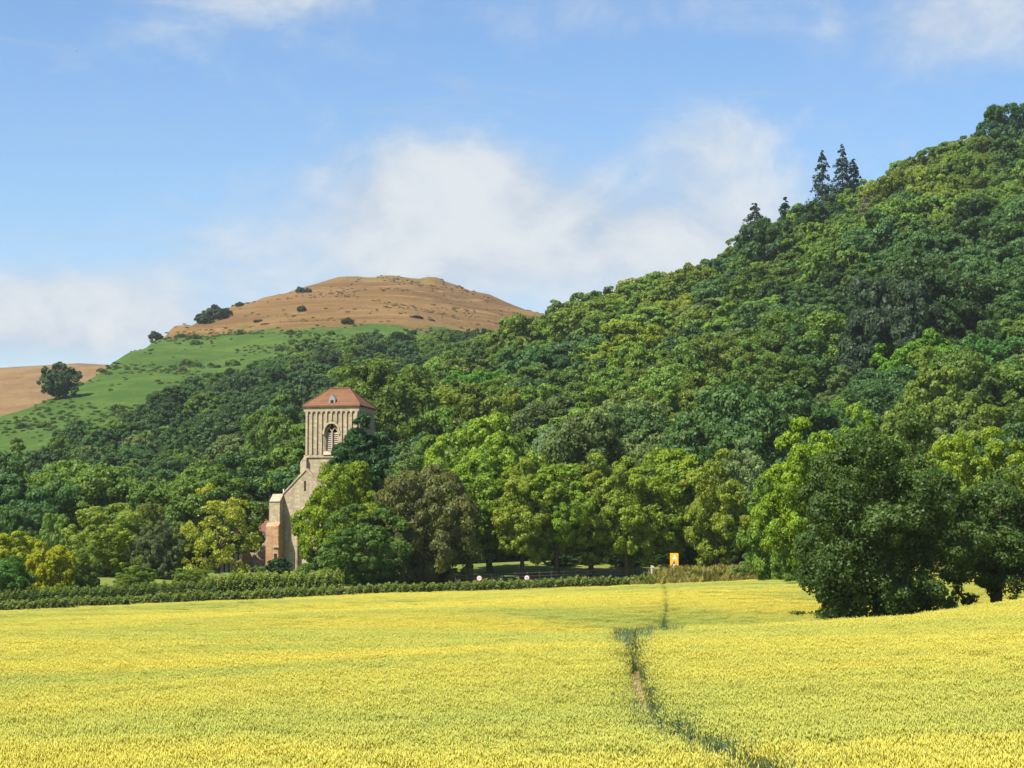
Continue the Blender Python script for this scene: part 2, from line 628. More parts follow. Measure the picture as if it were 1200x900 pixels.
class Ridge:
    """a hill given by its crest line: a foot, an even slope up to the crest, and a fall behind it"""
    def __init__(self, crest, foot_y, foot_z, drop=0.0, power=1.0, fall=0.35):
        P = np.array([tuple(at(px, py, Y) - Vector((0, 0, drop))) for px, py, Y in crest])
        u = P[:, 0] / P[:, 1]
        o = np.argsort(u)
        ug = np.linspace(u.min(), u.max(), 900)
        k = np.exp(-np.linspace(-2.2, 2.2, 31) ** 2)
        k /= k.sum()
        sm = lambda v: np.convolve(np.pad(v, 15, mode='edge'), k, 'valid')
        self.u = ug
        self.ry = sm(np.interp(ug, u[o], P[o, 1]))
        self.rz = sm(np.interp(ug, u[o], P[o, 2]))
        self.fy, self.fz, self.p, self.fall = foot_y, foot_z, power, fall

    def crest_t(self, X, Y):
        ry = np.interp(X / np.maximum(Y, 1), self.u, self.ry)
        return (Y - self.fy) / (ry - self.fy)

    def __call__(self, X, Y):
        X = np.asarray(X, dtype=float)
        Y = np.asarray(Y, dtype=float)
        u = X / np.maximum(Y, 1)
        ry, rz = np.interp(u, self.u, self.ry), np.interp(u, self.u, self.rz)
        t = (Y - self.fy) / (ry - self.fy)
        up = np.where(t > 0, self.fz + (rz - self.fz) * np.maximum(t, 0) ** self.p, self.fz - 0.25 * (self.fy - Y))
        over = np.maximum(Y - ry, 0)
        soft = 40.0
        down = rz - self.fall * (np.sqrt(over * over + soft * soft) - soft)
        return np.where(t < 1, up, down)


hill_near_base = Ridge(ridge_near, 335.0, -0.5, 16.0, 0.94)


def hill_near(X, Y):
    X = np.asarray(X, dtype=float)
    Y = np.asarray(Y, dtype=float)
    k = smooth(Y, 380, 520)
    return hill_near_base(X, Y) + k * (3.0 * np.sin(X * 0.035 + 0.5) * np.sin(Y * 0.021) + 1.5 * np.sin(X * 0.08 + Y * 0.05))


sky_far = [(-420, 590, 640), (-300, 565, 680), (-150, 535, 740), (0, 492, 800), (60, 466, 850), (120, 435, 950), (190, 391, 1150), (240, 372, 1300), (290, 353, 1400),
           (340, 339, 1450), (400, 329, 1500), (440, 330, 1510), (470, 329, 1520), (510, 336, 1520), (560, 348, 1520), (615, 363, 1520), (700, 392, 1520),
           (900, 460, 1520), (1200, 520, 1520)]
hill_far_base = Ridge(sky_far, 440.0, -1.0, 0.0, 1.04)


def hill_far(X, Y):
    z = hill_far_base(X, Y)
    X = np.asarray(X, dtype=float)
    Y = np.asarray(Y, dtype=float)
    # citadel mound and its ditches on the summit
    for px, py, D, r, h in ((482, 328, 1520, 20, 4.6), (521, 337, 1520, 13, 4.4), (418, 328, 1505, 24, 2.0), (560, 345, 1520, 12, 2.0)):
        c = at(px, py, D)
        q = ((X - c.x) / r) ** 2 + ((Y - c.y) / 45) ** 2
        z = z + h / (1 + q ** 3)
    far = smooth(Y, 900, 1250)
    z = z + far * (1.6 * np.sin(z * 0.42 + X * 0.012) * 0.55 + 1.2 * np.sin(X * 0.07 + Y * 0.023) * np.sin(Y * 0.05 - X * 0.02))
    z = z + 1.6 * np.sin(X * 0.045 + 1.3) * np.sin(Y * 0.03) * smooth(Y, 600, 800)
    return z


hill_distant = Ridge([(-900, 500, 2400), (-500, 450, 2350), (-200, 428, 2300), (-80, 434, 2300), (0, 431, 2300), (50, 428, 2300), (100, 425, 2300), (170, 432, 2300), (300, 470, 2300), (600, 560, 2300)], 1500.0, 8.0)


def sheet(name, xs, ys, zf, mat, keep=None, kind='structure', label=None, smooth_shade=True):
    X, Y = np.meshgrid(xs, ys)
    Z = zf(X, Y)
    V = np.stack([X.ravel(), Y.ravel(), Z.ravel()], 1)
    nx, ny = len(xs), len(ys)
    i = np.arange(nx * ny).reshape(ny, nx)
    Fq = np.stack([i[:-1, :-1], i[:-1, 1:], i[1:, 1:], i[1:, :-1]], -1).reshape(-1, 4)
    if keep is not None:
        k = keep(X, Y, Z).ravel()
        Fq = Fq[k[Fq].any(1)]
        used = np.unique(Fq)
        remap = np.zeros(len(V), dtype=np.int64)
        remap[used] = np.arange(len(used))
        V, Fq = V[used], remap[Fq]
    me = new_mesh(name, V, Fq, [mat])
    me.polygons.foreach_set('use_smooth', np.full(len(me.polygons), smooth_shade))
    return tag(link(name, me), label, None, None, kind)


def spread(lo, hi, a, b, step, n):
    return np.concatenate([np.geomspace(1, 1 + abs(a - lo), n)[::-1] * -1 + 1 + a, np.arange(a + step, b, step), np.geomspace(1, 1 + hi - b, n) - 1 + b])


gx = spread(-9000, 9000, -90, 100, 2.5, 16)
gy = spread(-3000, 14000, -10, 380, 2.5, 16)
sheet('ground', gx, gy, ground_z, M['grass'], label='grassy ground beyond and around the wheat field')
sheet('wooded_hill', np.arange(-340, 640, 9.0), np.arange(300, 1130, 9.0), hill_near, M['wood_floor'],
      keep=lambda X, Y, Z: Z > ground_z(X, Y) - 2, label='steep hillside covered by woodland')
sheet('beacon_hill', np.arange(-760, 520, 6.0), np.arange(400, 1790, 8.0), hill_far, M['far_hill'],
      keep=lambda X, Y, Z: Z > ground_z(X, Y) - 2, label='domed hill, bare brown grass above a green bracken flank')
sheet('distant_hill', np.arange(-1900, 700, 25.0), np.arange(1500, 2900, 25.0), hill_distant, M['distant_hill'],
      keep=lambda X, Y, Z: Z > ground_z(X, Y) - 2, label='low brown hill far off at the left edge')


def terrain(X, Y):
    return np.maximum(ground_z(X, Y), np.maximum(hill_near(X, Y), hill_far(X, Y)))


def in_field(X, Y, m=0.0):
    return (Y < y_edge(X) - 0.8 - m) & (X < 120) & (X > -120) & (Y > 6)


sheet('field', np.arange(-125, 125, 2.5), np.arange(0, 305, 2.5), lambda X, Y: ground_z(X, Y) + 0.03, M['field'],
      keep=lambda X, Y, Z: Y < y_edge(X) - 1.5, label='earth under the wheat crop')

# ------------------------------------------------------------------ the trodden path through the wheat
WH = 0.74


def on_wheat(px, py):
    """first point where the ray through a pixel meets the wheat top"""
    Ys = np.arange(15, 300, 0.25)
    a = at(px, py, 1.0)
    z = a.z * Ys
    g = ground_z(a.x * Ys, Ys) + WH
    i = np.argmax(z < g)
    return a.x * Ys[i], Ys[i]


path_px = [(905, 915), (880, 897), (850, 880), (815, 862), (780, 845), (762, 826), (750, 806), (745, 785), (741, 765), (739, 752)]
pw = [on_wheat(*p) for p in path_px]
y_last = pw[-1]


def brow(px):
    """distance at which the near rise hides the dip behind it"""
    Ys = np.arange(68, 112, 0.25)
    a = at(px, 740, 1.0)
    e = (ground_z(a.x * Ys, Ys) + WH) / Ys
    dn = np.diff(e)
    i = np.argmax(dn < 0) if (dn < 0).any() else np.argmin(dn)
    return a.x * Ys[i], Ys[i]


for px in (745, 755, 766, 776):
    b_ = brow(px)
    pw.append((b_[0], max(b_[1] - 0.6, pw[-1][1] + 0.3)))
BROW_Y = pw[-1][1]
for px, py in ((777, 735), (781, 715), (780, 698), (778, 686)):
    p = on_wheat(px, py)
    if p[1] > pw[-1][1] + 6.0:
        pw.append(p)
pw.append((pw[-1][0] - 0.2, float(y_edge(pw[-1][0])) + 2))
pw = np.array(pw)
first = pw[0] + (pw[0] - pw[1]) * 6
pw = np.vstack([first, pw])


def catmull(P, n=14):
    P = np.vstack([2 * P[0] - P[1], P, 2 * P[-1] - P[-2]])
    o = []
    for i in range(1, len(P) - 2):
        for t in np.linspace(0, 1, n, endpoint=False):
            a, b, c, d = P[i - 1], P[i], P[i + 1], P[i + 2]
            o.append(0.5 * (2 * b + (c - a) * t + (2 * a - 5 * b + 4 * c - d) * t * t + (3 * b - a - 3 * c + d) * t ** 3))
    o.append(P[-2])
    return np.array(o)


PATH = catmull(pw)


def path_dist(X, Y):
    """distance to the path's centre line"""
    q = np.stack([np.ravel(X), np.ravel(Y)], 1)
    best = np.full(len(q), 1e9)
    A, B = PATH[:-1], PATH[1:]
    D = B - A
    L = (D ** 2).sum(1) + 1e-9
    for a, d, l in zip(A, D, L):
        t = np.clip(((q - a) @ d) / l, 0, 1)
        e = q - a - t[:, None] * d
        best = np.minimum(best, (e ** 2).sum(1))
    return np.sqrt(best).reshape(np.shape(X))


tan = np.gradient(PATH, axis=0)
tan /= np.linalg.norm(tan, axis=1)[:, None]
nor = np.stack([-tan[:, 1], tan[:, 0]], 1)
offs = np.array([-0.75, -0.3, 0.0, 0.3, 0.75])
PV, PF = [], []
for i, (p, n) in enumerate(zip(PATH, nor)):
    for k, o in enumerate(offs):
        x, y = p + n * o
        PV.append((x, y, float(ground_z(x, y)) + 0.07 - (0.03 if abs(o) < 0.1 else 0)))
    if i:
        for k in range(len(offs) - 1):
            b = (i - 1) * len(offs) + k
            PF.append((b, b + 1, b + 1 + len(offs), b + len(offs)))
tag(link('path', new_mesh('path', PV, PF, [M['soil']])), 'narrow trodden earth footpath winding through the wheat', kind='structure')


yb0, yb1 = on_wheat(748, 822)[1], on_wheat(740, 764)[1]


def bare(Y):
    return 0.075 * smooth(Y, yb0 - 2, yb0 + 2) * (1 - smooth(Y, yb1 - 1, yb1 + 6)) + 0.24 * smooth(Y, BROW_Y, BROW_Y + 8)


# ------------------------------------------------------------------ scattering of stuff (geometry nodes, one object)
def scatter(name, pts, rot, scale, idx, sources, label):
    """one object that carries pts; every point draws one of the source meshes"""
    me = new_mesh(name, pts, np.zeros((0, 3), dtype=np.int32)) if False else bpy.data.meshes.new(name)
    me.vertices.add(len(pts))
    me.vertices.foreach_set('co', np.asarray(pts, dtype=np.float32).ravel())
    a = me.attributes.new('rot', 'FLOAT_VECTOR', 'POINT')
    rv = np.zeros((len(pts), 3), dtype=np.float32)
    rv[:, 2] = rot
    a.data.foreach_set('vector', rv.ravel())
    a = me.attributes.new('size', 'FLOAT_VECTOR', 'POINT')
    sc3 = np.asarray(scale, dtype=np.float32)
    if sc3.ndim == 1:
        sc3 = np.repeat(sc3[:, None], 3, 1)
    a.data.foreach_set('vector', sc3.ravel())
    a = me.attributes.new('kind', 'INT', 'POINT')
    a.data.foreach_set('value', np.asarray(idx, dtype=np.int32))
    o = link(name, me)
    tag(o, label, None, None, 'stuff')
    c = bpy.data.collections.new(name + '_sources')
    for k, sm in enumerate(sources):
        sm, mt = sm if isinstance(sm, tuple) else (sm, None)
        so = bpy.data.objects.new('%s_source_%02d' % (name, k), sm)
        if mt:
            so.material_slots[0].link = 'OBJECT'
            so.material_slots[0].material = mt
        c.objects.link(so)
    ng = bpy.data.node_groups.new(name, 'GeometryNodeTree')
    ng.interface.new_socket('Geometry', in_out='INPUT', socket_type='NodeSocketGeometry')
    ng.interface.new_socket('Geometry', in_out='OUTPUT', socket_type='NodeSocketGeometry')
    N, L = ng.nodes, ng.links
    gi, go = N.new('NodeGroupInput'), N.new('NodeGroupOutput')
    ip = N.new('GeometryNodeInstanceOnPoints')
    ci = N.new('GeometryNodeCollectionInfo')
    ci.inputs['Collection'].default_value = c
    ci.inputs['Separate Children'].default_value = True
    ci.inputs['Reset Children'].default_value = True
    ip.inputs['Pick Instance'].default_value = True

    def attr(nm, typ):
        nd = N.new('GeometryNodeInputNamedAttribute')
        nd.data_type = typ
        nd.inputs['Name'].default_value = nm
        return nd.outputs['Attribute']
    L.new(gi.outputs[0], ip.inputs['Points'])
    L.new(ci.outputs[0], ip.inputs['Instance'])
    L.new(attr('kind', 'INT'), ip.inputs['Instance Index'])
    L.new(attr('rot', 'FLOAT_VECTOR'), ip.inputs['Rotation'])
    L.new(attr('size', 'FLOAT_VECTOR'), ip.inputs['Scale'])
    L.new(ip.outputs[0], go.inputs[0])
    md = o.modifiers.new('scatter', 'NODES')
    md.node_group = ng
    return o


# ------------------------------------------------------------------ foliage generators
def unit(v):
    return v / np.maximum(np.linalg.norm(v, axis=-1, keepdims=True), 1e-9)


def rand_dirs(rng, n):
    return unit(rng.normal(size=(n, 3)))


def leaf_quads(rng, P, Nrm, size, aspect=0.62, wild=0.6):
    """kite-shaped leaves (or leaf sprays) at points P, facing about Nrm"""
    n = len(P)
    nr = unit(Nrm + wild * rng.normal(size=(n, 3)) * 0.75)
    a = unit(np.cross(nr, rng.normal(size=(n, 3))))
    b = np.cross(nr, a)
    s = (size * rng.uniform(0.6, 1.3, n))[:, None]
    bend = nr * s * 0.18
    V = np.stack([P - a * s * 0.5, P + b * s * aspect * 0.5 + bend, P + a * s * 0.55, P - b * s * aspect * 0.5 + bend], 1).reshape(-1, 3)
    return V, np.arange(4 * n).reshape(-1, 4)


def fib_dirs(n, rng, zmin=-0.55):
    i = np.arange(n) + 0.5
    z = 1 - (1 - zmin) * i / n
    ph = i * 2.399963 + rng.uniform(0, 6.28)
    r = np.sqrt(np.maximum(0, 1 - z * z))
    return unit(np.stack([r * np.cos(ph), r * np.sin(ph), z], 1) + rng.normal(size=(n, 3)) * 0.16)


def crown_points(rng, Rx, Hh, zc, n1, n2, per, r1=(0.30, 0.46), r2=0.36, zmin=-0.55, peak=1.0, ragged=0.12, flatb=0.8, inner=0.08):
    """leaf positions and directions of a broadleaf crown: boughs, tufts on each bough, leaves on each tuft"""
    D = fib_dirs(n1, rng, zmin)
    rad = np.array([Rx, Rx, Hh / 2])
    taper = 1 - (1 - peak) * np.clip(D[:, 2:3], 0, 1)
    depth = rng.uniform(0.55, 0.80, (n1, 1)) + ragged * rng.normal(size=(n1, 1))
    C1 = D * rad * depth * np.concatenate([taper, taper, np.ones_like(taper)], 1)
    C1[:, 2] += zc
    R1 = Rx * rng.uniform(r1[0], r1[1], n1)
    # tufts
    d2 = unit(rng.normal(size=(n1, n2, 3)) + 1.1 * D[:, None] + np.array([0, 0, 0.35]))
    C2 = C1[:, None] + d2 * R1[:, None, None] * np.array([1, 1, flatb]) * rng.uniform(0.7, 1.0, (n1, n2, 1))
    R2 = (R1[:, None] * r2 * rng.uniform(0.75, 1.3, (n1, n2))).reshape(-1)
    C2 = C2.reshape(-1, 3)
    d2 = d2.reshape(-1, 3)
    m = len(C2)
    d3 = unit(rng.normal(size=(m, per, 3)) + 0.75 * d2[:, None] + np.array([0, 0, 0.3]))
    P = C2[:, None] + d3 * R2[:, None, None] * rng.uniform(0.65, 1.12, (m, per, 1)) * np.array([1, 1, 0.8])
    P = P.reshape(-1, 3)
    Nn = d3.reshape(-1, 3)
    # drop the leaves buried deep inside another bough
    dd = np.full(len(P), 9.0)
    for c, r in zip(C1, R1):
        dd = np.minimum(dd, np.linalg.norm((P - c) / np.array([1, 1, flatb]), axis=1) / r)
    keep = dd > 0.55
    P, Nn = P[keep], Nn[keep]
    k = int(len(P) * inner)
    if k:
        q = rand_dirs(rng, k) * (rng.uniform(0, 1, (k, 1)) ** 0.33) * rad * 0.7
        q[:, 2] += zc
        P = np.vstack([P, q])
        Nn = np.vstack([Nn, rand_dirs(rng, k)])
    return P, Nn, C1


def broadleaf(seed, H, W, base=0.2, leaf=0.5, n1=26, n2=7, per=14, cov=2.6, aspect=0.8, mat=None, wild=0.42, trunk_r=None, limbs=6, **kw):
    """returns (crown mesh, trunk mesh) of a tree of height H and crown width W standing at the origin"""
    rng = np.random.default_rng(seed)
    zb = H * base if base > 0.07 else -0.16 * H
    Hh = H - zb
    area = 4 * math.pi * ((W / 2) ** 2 * 0.45 + (W / 2) * (Hh / 2) * 0.55)
    per = max(6, int(cov * area / (0.52 * aspect * leaf * leaf) / (n1 * n2 * 0.62)))
    P, Nn, C1 = crown_points(rng, W / 2, Hh, zb + Hh / 2, n1, n2, per, **kw)
    low = P[:, 2] < 0.1
    P[low, 2] = rng.uniform(0.1, 0.1 + 0.10 * H, low.sum())
    V, Fq = leaf_quads(rng, P, Nn, leaf, aspect, wild)
    cm = new_mesh('crown', V, Fq, [mat or M['leaf']])
    tr = trunk_r or 0.022 * H + 0.06
    b = MB()
    lean = rng.normal(size=2) * 0.02 * H
    top = Vector((lean[0], lean[1], max(zb, 0) + (H - max(zb, 0)) * 0.55))
    mid = Vector((lean[0] * 0.3, lean[1] * 0.3, max(zb + 0.05 * Hh, 0.14 * H)))
    b.tube([(0, 0, -0.5), (0, 0, 0.25), tuple(mid * 0.5), tuple(mid), tuple((mid + top) / 2), tuple(top)], [tr * 1.7, tr * 1.25, tr, tr * 0.85, tr * 0.55, tr * 0.15], 8)
    for k in rng.choice(len(C1), min(limbs, len(C1)), replace=False):
        c = Vector(C1[k])
        s = mid.lerp(top, rng.uniform(0.0, 0.5))
        m2 = s.lerp(c, 0.5) + Vector((0, 0, 0.05 * H))
        b.tube([tuple(s), tuple(m2), tuple(c)], [tr * 0.45, tr * 0.28, tr * 0.08], 6)
    return cm, b.mesh('trunk', M['bark'], True)


def conifer(seed, H, W, base=0.08, leaf=0.5, tiers=16, per_branch=10, droop=0.25, gap=0.15, power=0.85, mat=None, steep=0.0):
    rng = np.random.default_rng(seed)
    P, Nn = [], []
    for k in range(tiers):
        t = (k + rng.uniform(0, 0.6)) / tiers
        z = H * (base + (1 - base) * t)
        r = W / 2 * (1 - t) ** power * rng.uniform(0.7, 1.15) + 0.02 * W
        nb = int(5 + 5 * (1 - t))
        for j in range(nb):
            if rng.uniform() < gap:
                continue
            a = 2 * math.pi * (j + rng.uniform(0, 0.8)) / nb + k
            rl = r * rng.uniform(0.55, 1.15)
            zb = z + H * (1 - base) / tiers * rng.uniform(-1.0, 1.0)
            n = max(3, int(per_branch * (0.35 + 0.65 * rl / (W / 2))))
            u = np.sqrt(rng.uniform(0.02, 1, n))
            side = rng.normal(size=n) * 0.20 * rl * (1.25 - u)
            x = math.cos(a) * rl * u - math.sin(a) * side
            y = math.sin(a) * rl * u + math.cos(a) * side
            zz = zb - droop * rl * u ** 1.5 + steep * rl * u + rng.normal(size=n) * 0.10 * rl
            P.append(np.stack([x, y, zz], 1))
            Nn.append(np.tile([0.35 * math.cos(a), 0.35 * math.sin(a), 1.0], (n, 1)))
    P, Nn = np.vstack(P), np.vstack(Nn)
    V, Fq = leaf_quads(rng, P, Nn, leaf, 0.5, 0.55)
    cm = new_mesh('crown', V, Fq, [mat or M['leaf']])
    b = MB()
    tr = 0.014 * H + 0.08
    b.tube([(0, 0, -0.5), (0, 0, H * 0.4), (0, 0, H * 0.98)], [tr * 1.3, tr * 0.7, tr * 0.08], 7)
    return cm, b.mesh('trunk', M['bark'], True)


def plant_tree(name, meshes, loc, colour, label, group=None, scale=1.0, rz=0.0, cat='tree', sz=None):
    e = link(name, None, None, loc, (0, 0, rz))
    e.scale = (scale, scale, sz if sz else scale)
    e.empty_display_size = 0.5
    tag(e, label, cat, group)
    c = link('crown', meshes[0], e)
    c.color = tuple(colour) + (1,)
    if meshes[1] is not None:
        link('trunk', meshes[1], e)
    return e


# ------------------------------------------------------------------ wheat
def wheat_patch(seed, side, n, wide=1.0, leaves=1):
    rng = np.random.default_rng(seed)
    xy = rng.uniform(-side / 2, side / 2, (n, 2))
    h = WH + rng.normal(size=n) * 0.045
    lean = rng.normal(size=(n, 2)) * 0.07 + np.array([0.05, 0.02])
    el_ = rng.uniform(0.075, 0.11, n)
    wd = 0.0085 * wide * rng.uniform(0.8, 1.2, n)
    V, Fc, mi = [], [], []
    off = 0
    base = np.stack([xy[:, 0], xy[:, 1], np.zeros(n)], 1)
    topp = np.stack([xy[:, 0] + lean[:, 0], xy[:, 1] + lean[:, 1], h], 1)
    nod = rng.normal(size=(n, 2)) * 0.35
    dirv = unit(np.stack([nod[:, 0] + lean[:, 0] * 2, nod[:, 1] + lean[:, 1] * 2, np.ones(n)], 1))
    bot = topp - dirv * 0.0
    tip = topp + dirv * el_[:, None]
    midp = bot + (tip - bot) * 0.4
    a = unit(np.cross(dirv, rng.normal(size=(n, 3))))
    b = np.cross(dirv, a)
    ring = [midp + (a * math.cos(q) + b * math.sin(q)) * wd[:, None] for q in (0, 2.094, 4.189)]
    # ear: five points, six faces
    EV = np.stack([bot] + ring + [tip], 1).reshape(-1, 3)
    ef = np.array([(0, 2, 1), (0, 3, 2), (0, 1, 3), (4, 1, 2), (4, 2, 3), (4, 3, 1)])
    EF = (np.arange(n)[:, None, None] * 5 + ef[None]).reshape(-1, 3)
    V.append(EV); Fc.append(EF); mi += [0] * len(EF)
    off += len(EV)
    # stem: a thin three-cornered sliver
    sd = a * (0.0035 * wide)
    SV = np.stack([base - sd, base + sd, bot], 1).reshape(-1, 3)
    SF = np.arange(3 * n).reshape(-1, 3) + off
    V.append(SV); Fc.append(SF); mi += [1] * n
    off += len(SV)
    for k in range(leaves):
        q = rng.uniform(0.45, 0.95, n)[:, None]
        p0 = base + (bot - base) * q
        ang = rng.uniform(0, 6.28, n)
        dr = np.stack([np.cos(ang), np.sin(ang), rng.uniform(-0.2, 1.0, n)], 1)
        ln = rng.uniform(0.12, 0.24, n)[:, None]
        wv = np.stack([-np.sin(ang), np.cos(ang), np.zeros(n)], 1) * 0.006 * wide
        LV = np.stack([p0 - wv, p0 + wv, p0 + dr * ln], 1).reshape(-1, 3)
        LF = np.arange(3 * n).reshape(-1, 3) + off
        V.append(LV); Fc.append(LF); mi += [1] * n
        off += len(LV)
    return new_mesh('wheat_patch', np.vstack(V), np.vstack(Fc), [M['wheat_ear'], M['wheat_leaf']], mi)


rng = np.random.default_rng(5)


def grid_pts(y0, y1, step, pad=5.0):
    ys = np.arange(y0, y1, step)
    P = []
    for y in ys:
        hw = 0.245 * y + pad
        xs = np.arange(-hw, hw, step)
        P.append(np.stack([xs, np.full(len(xs), y)], 1))
    P = np.vstack(P)
    return P + rng.uniform(-0.5, 0.5, P.shape) * step * 0.5


wp, ws, wi = [], [], []
for (y0, y1, step, kinds) in ((14, 75, 0.5, (0, 1, 2, 3)), (75, 150, 0.9, (4, 5, 6)), (150, 275, 1.4, (7, 8, 9))):
    P = grid_pts(y0, y1, step, 5 if y0 < 100 else 9)
    P = P[in_field(P[:, 0], P[:, 1])]
    near = path_dist(P[:, 0], P[:, 1])
    P = P[near > 0.13 + step * 0.45 + 0.07 * np.sin(P[:, 1] * 1.3) + bare(P[:, 1])]
    wp.append(P)
    wi.append(rng.choice(kinds, len(P)))
    # the strip beside the path is filled with small patches
    if step > 0.5:
        Q = grid_pts(y0, y1, 0.5, 0)
        Q = Q[np.abs(Q[:, 0] - np.interp(Q[:, 1], PATH[:, 1], PATH[:, 0])) < 3.5]
        Q = Q[in_field(Q[:, 0], Q[:, 1])]
        dq = path_dist(Q[:, 0], Q[:, 1])
        Q = Q[(dq > 0.36 + 0.10 * np.sin(Q[:, 1] * 1.3)) & (dq < 0.13 + step * 0.45)]
        wp.append(Q)
        wi.append(rng.choice((0, 1, 2, 3), len(Q)))
wp = np.vstack(wp)
wi = np.concatenate(wi)
tall = 1 + 0.10 * np.sin(wp[:, 0] * 0.21 + 1) * np.sin(wp[:, 1] * 0.13) + rng.normal(size=len(wp)) * 0.05
ws = np.stack([np.ones(len(wp)), np.ones(len(wp)), tall], 1)
wz = ground_z(wp[:, 0], wp[:, 1])
srcs = [wheat_patch(k, 0.56, 135, 0.95, 1) for k in range(4)] + [wheat_patch(10 + k, 1.0, 260, 1.25, 1) for k in range(3)] + [wheat_patch(20 + k, 1.6, 420, 1.7, 1) for k in range(3)]
scatter('wheat', np.column_stack([wp, wz]), rng.uniform(0, 6.28, len(wp)), ws, wi, srcs, 'ripening yellow-green wheat crop filling the field')


# tufts of grass : used along the path and on the field edge
def tuft(seed, n, h, spread_r, mat, width=0.012, droop=0.5):
    rg = np.random.default_rng(seed)
    ang = rg.uniform(0, 6.28, n)
    r0 = spread_r * np.sqrt(rg.uniform(0, 1, n))
    b = np.stack([r0 * np.cos(ang * 3.7), r0 * np.sin(ang * 3.7), np.zeros(n)], 1)
    hh = h * rg.uniform(0.5, 1.1, n)
    d = np.stack([np.cos(ang), np.sin(ang), np.zeros(n)], 1)
    m = b + d * (hh * 0.18)[:, None] + np.array([0, 0, 1]) * (hh * 0.65)[:, None]
    t = b + d * (hh * droop)[:, None] + np.array([0, 0, 1]) * hh[:, None]
    wv = np.stack([-np.sin(ang), np.cos(ang), np.zeros(n)], 1) * width
    V = np.stack([b - wv, b + wv, m + wv * 0.8, t, m - wv * 0.8], 1).reshape(-1, 3)
    Fc = np.arange(5 * n).reshape(-1, 5)
    return new_mesh('tuft', V, Fc, [mat])


gp = []
for i in range(len(PATH) - 1):
    a, b2 = PATH[i], PATH[i + 1]
    L = np.linalg.norm(b2 - a)
    n = rng.poisson(L * 13)
    t = rng.uniform(0, 1, n)[:, None]
    side = rng.choice([-1, 1], n)[:, None] * (0.24 + np.minimum(np.abs(rng.normal(size=(n, 1))) * 0.16, 0.42))
    gp.append(a + (b2 - a) * t + nor[i] * side)
gp = np.vstack(gp)
midg = []
for i in range(len(PATH) - 1):                      # short grass growing in the trodden line itself, where little earth shows
    a, b2 = PATH[i], PATH[i + 1]
    if yb0 - 1 < a[1] < yb1 + 1 or a[1] > 250:
        continue
    n = rng.poisson(np.linalg.norm(b2 - a) * 7)
    midg.append(a + (b2 - a) * rng.uniform(0, 1, n)[:, None] + nor[i] * rng.normal(size=(n, 1)) * 0.16)
midg = np.vstack(midg)
midg = midg[midg[:, 1] > 14]
gp = gp[(gp[:, 1] > 12) & (gp[:, 1] < 262)]
gp = gp[path_dist(gp[:, 0], gp[:, 1]) > 0.20 + bare(gp[:, 1]) * 1.5]
gs_ = rng.uniform(0.85, 1.32, len(gp)) * (1 + 0.22 * smooth(gp[:, 1], yb1 - 3, yb1) * (1 - smooth(gp[:, 1], yb1 + 30, yb1 + 50)))
gs_ = np.concatenate([gs_, rng.uniform(0.45, 0.8, len(midg))])
gp = np.vstack([gp, midg])
scatter('path_grass', np.column_stack([gp, ground_z(gp[:, 0], gp[:, 1]) + 0.04]), rng.uniform(0, 6.28, len(gp)), gs_,
        rng.integers(0, 3, len(gp)), [tuft(k, 26, 0.62, 0.10, M['path_grass'], 0.010, 0.3) for k in range(3)], 'blue-green grass and weeds lining the footpath')

